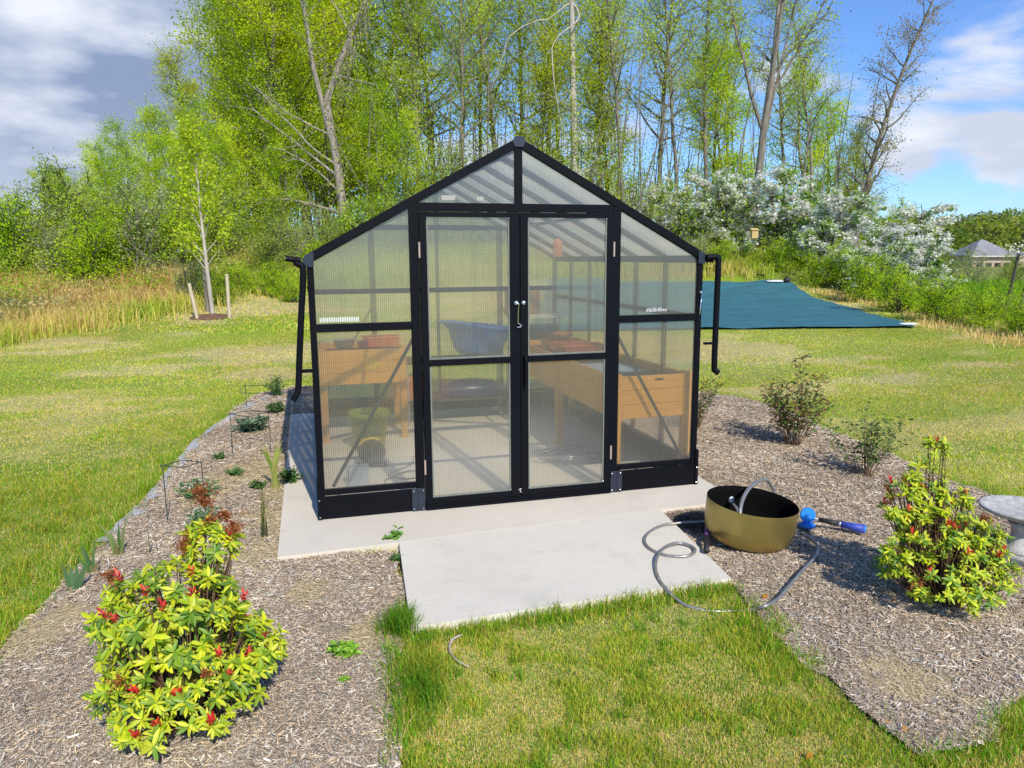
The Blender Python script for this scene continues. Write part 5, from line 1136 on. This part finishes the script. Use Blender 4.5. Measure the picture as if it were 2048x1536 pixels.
def vine(T, g):
    lp = []; t, _ = T.branch((.25, 0, -.3), (-.05, 0, 1), 7.2, .22, .17, .06, 0, 10, 9)
    t2, _ = T.branch(t[-1], (.35, .0, 1), 5.5, .17, .06, .07, .02, 9, 7); t3, _ = T.branch(t[7], (-.25, .1, 1), 8, .15, .05, .06, .02, 9, 7)
    b, _ = T.branch(t2[5], (-.3, -.1, 1), 2.8, .06, .02, .12, .02, 6, 5); b, _ = T.branch(t2[2], (.8, -.2, -.25), 1.8, .05, .02, .08, -.03, 6, 5)
    for (f, dx, dz, L, r) in ((.33, -1, .40, 4.2, .09), (.55, -1, .75, 4.6, .08), (.62, -1, .5, 4.8, .06), (.80, -1, .6, 3.2, .05), (.45, -.9, 1.1, 3.0, .05), (.28, -.8, .2, 2.2, .04)):
        p, _ = T.at(t, f); b, _ = T.branch(p, (dx, -.45, dz), L, r, .022, .10, -.03, 9, 6)
        for k in range(7): q, d = T.at(b, g.uniform(.3, 1)); T.branch(q, d/np.linalg.norm(d)+g.normal(0, .7, 3)+np.array([0, 0, -.2]), g.uniform(.5, 1.7), .02, .006, .18, -.04, 5, 4)
    for k in range(60): p, _ = T.at(t2 if k % 3 else t, g.uniform(.1, .9)); T.branch(p+np.array([.25*g.random(), -.15, .2]), (g.normal(.25, .4), -.2, -1), g.uniform(1.0, 3.0), .012, .006, .14, -.03, 6, 4)
    for br in (t2, t3): limb_leaves(T, br, 30, 1.5, 22, .3, lp, .45)
    for k in range(14): p, _ = T.at(t, g.uniform(.05, .9)); lp.append(p+g.normal(0, .35, (14, 3)))
    return lp
special('vine_hung_tree', 'crooked old tree with bare pale limbs and hanging vines, left of greenhouse', 695, 33.5, vine, FRESH, .12, 'bark_mid', 73)
# young staked tree
def sapling(T, g):
    lp = []; t, _ = T.branch((.06, 0, -.1), (-.05, 0, 1), 5.4, .07, .012, .012, 0, 12, 8)
    for k, (f, sx_, L) in enumerate([(.27, -1, 1.05), (.30, -1, 1.15), (.29, 1, .95), (.34, -1, 1.1), (.36, 1, 1.2), (.40, -.5, 1.2), (.42, .6, 1.2), (.47, -.8, 1.1), (.5, .7, 1.1), (.55, -.6, 1.0), (.6, .8, .95), (.66, -.8, .8), (.7, .5, .8), (.75, -.4, .7), (.8, .5, .6), (.86, -.5, .5), (.9, .4, .4), (.95, -.2, .35)]):
        p, _ = T.at(t, f); b, _ = T.branch(p, (sx_, g.normal(0, .5), .95+.5*f), L, .016, .005, .03, .05, 6, 5); m = 60
        lp.append(b[g.integers(3, 7, m)]+g.normal(0, .11, (m, 3)))
        for j in range(4): q, d = T.at(b, g.uniform(.5, 1)); c, _ = T.branch(q, d/np.linalg.norm(d)+g.normal(0, .5, 3), .35, .005, .003, .1, .03, 3, 4); lp.append(c[g.integers(1, 4, 30)]+g.normal(0, .09, (30, 3)))
    return lp
special('young_tree', 'young staked tree with pale trunk and fresh yellow-green leaves on left lawn', 424, float(ab(*hit(426, 632)[:2])[1]), sapling, [(.44, .58, .03), (.54, .64, .05), (.36, .50, .03), (.6, .68, .08)], .085, 'bark_pale', 74, asp=.8)
for u, v, h, tilt, lb, mm in ((396, 640, 1.0, -.17, 'left leaning wooden stake beside the young tree', 'stake'), (459, 637, 1.22, .01, 'right upright wooden stake beside the young tree', 'stake'), (416, 625, 1.25, -.01, 'dark thick stake close behind the young tree trunk', 'bark')):
    p = hit(u, v); d = np.array([RT[0]*tilt, RT[1]*tilt, 1.])*h
    o = MB().tube([(0, 0, -.1), tuple(d*.5), tuple(d)], [.048, .048, .044] if mm == 'stake' else [.07, .065, .055], 7).build('tree_stake', M[mm]); o.location = p; finish(o, None, lb, 'stake', 'stakes around the young tree')
p = hit(424, 634); o = MB().lathe([(0, .1), (.3, .075), (.55, .02), (.65, -.03)], 28).build('mulch_ring', M['twig'], None, True); o.location = p; finish(o, 'structure')
# branches of a tree standing just outside the left edge
def edge(T, g):
    lp = []; t, _ = T.branch((0, 0, -.3), (.05, 0, 1), 7.5, .14, .03, .04, 0, 10, 8)
    for z0, dz, L in ((.62, .05, 2.9), (.7, .2, 3.0), (.52, -.1, 2.7), (.8, .3, 2.8), (.40, -.05, 2.6), (.3, .1, 2.4), (.75, -.2, 2.9)):
        p, _ = T.at(t, z0); b, _ = T.branch(p, (1, g.normal(0, .25), dz+.15), L, .02, .005, .07, -.07, 7, 5); limb_leaves(T, b, 16, .5, 34, .08, lp, .35)
    return lp
special('edge_tree', 'tree at the left edge with drooping olive and russet twigs entering the sky', -345, 15.5, edge, [(.20, .24, .05), (.14, .2, .04), (.24, .16, .07), (.1, .16, .05)], .075, 'bark_dark', 75)

# shrubs and brush along the bank
SG = 'shrubs along the wild bank'
for a in [
 ('lush', 0, 40, 25, 2.6, 'lush green shrub at the left edge of the photo'), ('bushy', 0, 75, 27, 3.0, 'dull green tall shrub at far left skyline'), ('bright', 1, 130, 31, 3.2, 'bright green shrub rising at the left skyline'), ('pale', 0, 110, 24.5, 2.5, 'pale sage shrub near left edge above the dry weeds'),
 ('lush', 1, 185, 24, 2.2, 'lush green low shrub left of the young tree, nearer the lawn'), ('bushy', 1, 195, 27, 3.6, 'brownish green shrub in middle of left bank'), ('lush', 0, 265, 25.5, 2.3, 'lush green shrub left behind the young tree'), ('pale', 1, 300, 25, 3.3, 'grey-green shrub directly left of young tree crown'),
 ('bright', 0, 250, 30, 4.6, 'bright yellow-green shrub behind grey-green one on the left bank'), ('lush', 1, 350, 26, 2.6, 'lush green shrub behind the young tree trunk'), ('bright', 1, 360, 31, 4.6, 'bright tall shrub behind young tree crown'), ('bushy', 0, 455, 29, 2.6, 'dull shrub right of the young tree on the dry slope'),
 ('bushy', 1, 530, 28, 2.2, 'dull green shrub below the pale dead limbs'), ('pale', 0, 590, 29, 2.2, 'pale shrub under the crooked old tree, on its left'), ('bushy', 0, 655, 30, 2.4, 'dull green shrub at foot of the crooked old tree'), ('lush', 0, 720, 31, 2.6, 'lush shrub right of the crooked old tree'), ('bushy', 1, 790, 32, 3.0, 'shrub touching the left roof slope outline'),
 ('lush', 1, 495, 24.5, 1.0, 'small green bush on slope left of greenhouse gutter'), ('lush', 0, 545, 24.5, 1.1, 'small green bush nearest the greenhouse gutter'), ('bushy', 0, 860, 34, 4.0, 'dark undergrowth shrub left of the ridge'), ('bushy', 1, 940, 35, 4.4, 'dark undergrowth shrub just left of the ridge'),
 ('pale', 1, 1270, 33, 2.2, 'pale shrub below dogwoods above right roof slope'), ('pale', 0, 1385, 30, 1.6, 'pale green shrub beyond the greenhouse right eave'), ('lush', 1, 1430, 30, 1.2, 'low green shrub beyond the tarp, left of birdhouse pole'), ('lush', 0, 1555, 29.5, 1.3, 'lush green shrub right of the birdhouse pole'), ('lush', 1, 1640, 27.5, 1.5, 'lush green shrub behind the tarp far corner'),
 ('lush', 0, 1720, 24.5, 1.5, 'lush green shrub below the white dogwoods'), ('lush', 1, 1800, 21, 1.35, 'lush green shrub behind the straw, left of two dark posts'), ('lush', 0, 1880, 18.8, 1.2, 'lush green shrub behind straw below the distant house'), ('lush', 1, 1965, 18, 1.0, 'lush green shrub in front of the two dark posts'), ('lush', 0, 2045, 16.5, .9, 'lush green shrub at the right edge of the photo'),
 ('lush', 0, 440, 22.5, 1.1, 'low lush shrub behind the right stake'), ('pale', 1, 385, 22.5, 1.6, 'grey-green shrub right behind the young tree stem'), ('lush', 1, 590, 23.8, .8, 'low lush shrub touching greenhouse left edge'), ('lush', 0, 640, 26, 1.6, 'lush shrub above the left roof slope low end'),
 ('pale', 1, 1945, 27, 1.5, 'olive shrub below the distant house'), ('bushy', 0, 2010, 30, 1.6, 'olive brown shrub behind the dark posts'), ('bushy', 1, 1860, 34, 2.4, 'dull shrub behind lowest dogwood')]:
    plant(*a, SG, 'shrub', 'shrub', 1.15)
# undergrowth that reads as one mass among the trunks
g = np.random.default_rng(91); n = 330000
s = g.uniform(-.62, .5, n); b = g.uniform(30, 62, n); a = s*b; x, y = xy(a, b)
dn = np.interp(s, [-.6, -.15, .02, .2, .45, .5], [.6, 1, .9, .5, .25, .0]); hmax = np.interp(s, [-.62, -.35, -.15, .05, .25, .5], [1.6, 4.5, 9, 7, 3, 2.0])
cl = fbm(x*.35, y*.35, 7, 3); zz_ = g.random(n)**1.4*hmax*(.35+1.1*cl); k = (g.random(n) < dn*(.15+1.3*sstep(.35, .65, fbm(x*.5+zz_*.5, y*.5-zz_*.4, 17, 3))))
P = np.stack([x, y, ground_z(x, y)+zz_], -1)[k]; V, Fc = leafquads(g, P, np.full(len(P), .105), .6)
C = np.array(DULL+FRESH[:3])[g.integers(0, 7, len(P))]*g.uniform(.6, 1.2, len(P))[:, None]
o = mesh_np('undergrowth', V, Fc, M['leaf'], np.clip(C, .004, .9)); finish(o, 'stuff', 'tangled green undergrowth between the trunks')
mb = MB()
for k in range(230):
    s = g.uniform(-.42, .46); b = g.uniform(33, 60); x, y = xy(s*b, b); z = gz(x, y); h = g.uniform(3, 12); dx = g.normal(0, .13)
    mb.tube([(x, y, z-.2), (x+dx*h*.5+g.normal(0, .15), y+g.normal(0, .2), z+h*.5), (x+dx*h+g.normal(0, .3), y+g.normal(0, .3), z+h)], [.05, .035, .012], 4, False)
o = mb.build('saplings_thicket', M['bark'], None, True); finish(o, 'stuff', 'thicket of thin bare stems among the trees')
# leafy ground cover filling the bank between the shrubs
g = np.random.default_rng(93); n = 150000; s = np.concatenate([g.uniform(-.8, -.18, 90000), g.uniform(-.2, .4, 60000)]); b = g.uniform(14, 33, n); a_ = s*b; x, y = xy(a_, b); t_ = b-wild_start(a_, b)
k = (t_ > .3+g.normal(0, .3, n)) & (g.random(n) < (.1+1.5*sstep(.35, .62, fbm(x*.7, y*.7, 33, 3)))) & ~inpoly(x, y, TARP); x = x[k]; y = y[k]; t_ = t_[k]
hm = np.clip(.15+.12*t_, .15, 1.1)*(.3+1.2*fbm(x*.5, y*.5, 37, 3)); P = np.stack([x, y, ground_z(x, y)+g.random(len(x))**.8*hm], -1)
V, Fc = leafquads(g, P, np.full(len(P), .085), .6); ci = np.clip((fbm(x*.5, y*.5, 39, 3)-.28)/.44+g.normal(0, .2, len(P)), 0, .999); pal_ = np.array([(.3, .5, .04), (.42, .6, .05), (.36, .48, .09), (.5, .55, .14), (.58, .52, .25), (.66, .56, .3)])
o = mesh_np('ground_cover', V, Fc, M['leaf'], np.clip(pal_[(ci*6).astype(int)]*g.uniform(.65, 1.25, len(P))[:, None], .004, .9)); finish(o, 'stuff', 'leafy green and brownish ground cover on the bank')
# dark dead posts at the right edge
for u0, v0, du, h, lb in ((2006, 578, .08, 1.9, 'thin dark leaning trunk, left of the two at right edge'), (2030, 596, .14, 1.9, 'thin dark leaning trunk, right of the two at right edge')):
    b = 19.0; x, y = at_ub(u0, b); T = Tree(u0); pts, _ = T.branch((0, 0, -.3), (RT[0]*du, RT[1]*du, 1), h+.3, .05, .03, .012, 0, 8, 7)
    for k in range(5): q, d = T.at(pts, T.g.uniform(.6, 1)); T.branch(q, (T.g.normal(0, 1), T.g.normal(0, 1), .6), .5, .012, .004, .1, 0, 4, 4)
    P = pts[-1]+T.g.normal(0, .22, (60, 3))*np.array([1.5, 1, .3]); V, Fc = leafquads(T.g, P, np.full(60, .07), .8)
    tree_obj('young_dogwood', (T, V, Fc, np.array(WHITE)[T.g.integers(0, 4, 60)], 'bark_dark'), (x, y, gz(x, y)), lb, 'tree', 'two dark leaning trunks')
# distant house
hx, hy = at_ub(1962, 112); hz = 1.88-(505-480)/1480*112-.6
t = empty('distant_house', (hx, hy, hz), 'distant house with grey hipped roof and pinkish brick walls', 'house', rz=-YAW-.1)
MB().box(-3.4, 5.2, -3, 4, -2.5, 2.3).build('wall', M['brick'], t)
rf = MB().add([(-3.9, -3.5, 2.31), (2.6, -3.5, 2.31), (2.6, 4.5, 2.31), (-3.9, 4.5, 2.31), (-.9, .3, 4.7), (-.4, .7, 4.7)], [(0, 1, 5, 4), (1, 2, 5), (2, 3, 4, 5), (3, 0, 4)]); rf.build('roof', M['roof'], t)
MB().add([(2.61, -2.6, 2.31), (5.7, -2.6, 2.31), (5.7, 4.4, 2.31), (2.61, 4.4, 2.31), (2.62, 1, 3.0), (4.6, 1, 3.0)], [(0, 1, 5, 4), (1, 2, 5), (2, 3, 4, 5)]).build('side_roof', M['roof'], t)
for k in range(4): x = -2.8+k*1.25; MB().box(x, x+.8, -3.06, -3.002, .55, 1.25).build('window', M['window'], t)
MB().box(-1.9, -.1, -3.06, -3.002, -2.0, -.4).build('garage_door', M['cream'], t); MB().box(2.0, 2.9, -3.07, -3.002, -2.0, 2.0).build('porch_opening', M['window'], t)
MB().box(-3.95, 2.65, -3.55, -3.5, 2.1, 2.3).build('fascia', M['cream'], t)
# far wooded hillside: one mass of crowns
g = np.random.default_rng(95); Vs = []; Cs = []
for k in range(330):
    s = g.uniform(.40, .95) if k < 240 else g.uniform(-1.0, -.35); b = g.uniform(135, 260); r = g.uniform(4, 8.5)
    rise = (b-135)*.075+np.interp(s, [.4, .52, .6, .72, .95], [-1.0, -.5, .0, 1.8, 3]); x, y = xy(s*b, b); m = 420
    v = g.normal(0, 1, (m, 3)); v /= np.linalg.norm(v, axis=1, keepdims=True); v[:, 2] = np.abs(v[:, 2])*1.0-.35; rr = r*g.uniform(.75, 1.05, m)[:, None]
    P = np.array([float(x), float(y), rise*(.9 if s > 0 else .3)+r*.35])+v*rr*np.array([1, 1, .95]); V, _ = leafquads(g, P, np.full(m, .85), .75, 1.5); Vs.append(V)
    base = np.array([(.08, .13, .03), (.13, .19, .035), (.17, .21, .04), (.07, .09, .05), (.21, .23, .06), (.12, .13, .06)][g.integers(6)])
    Cs.append(base*1.7*g.uniform(.65, 1.25, m)[:, None])
V = np.concatenate(Vs); o = mesh_np('far_woods', V, np.arange(len(V)).reshape(-1, 4), M['leaf'], np.clip(np.concatenate(Cs), .004, .9)); finish(o, 'stuff', 'far wooded hillside behind the distant house')
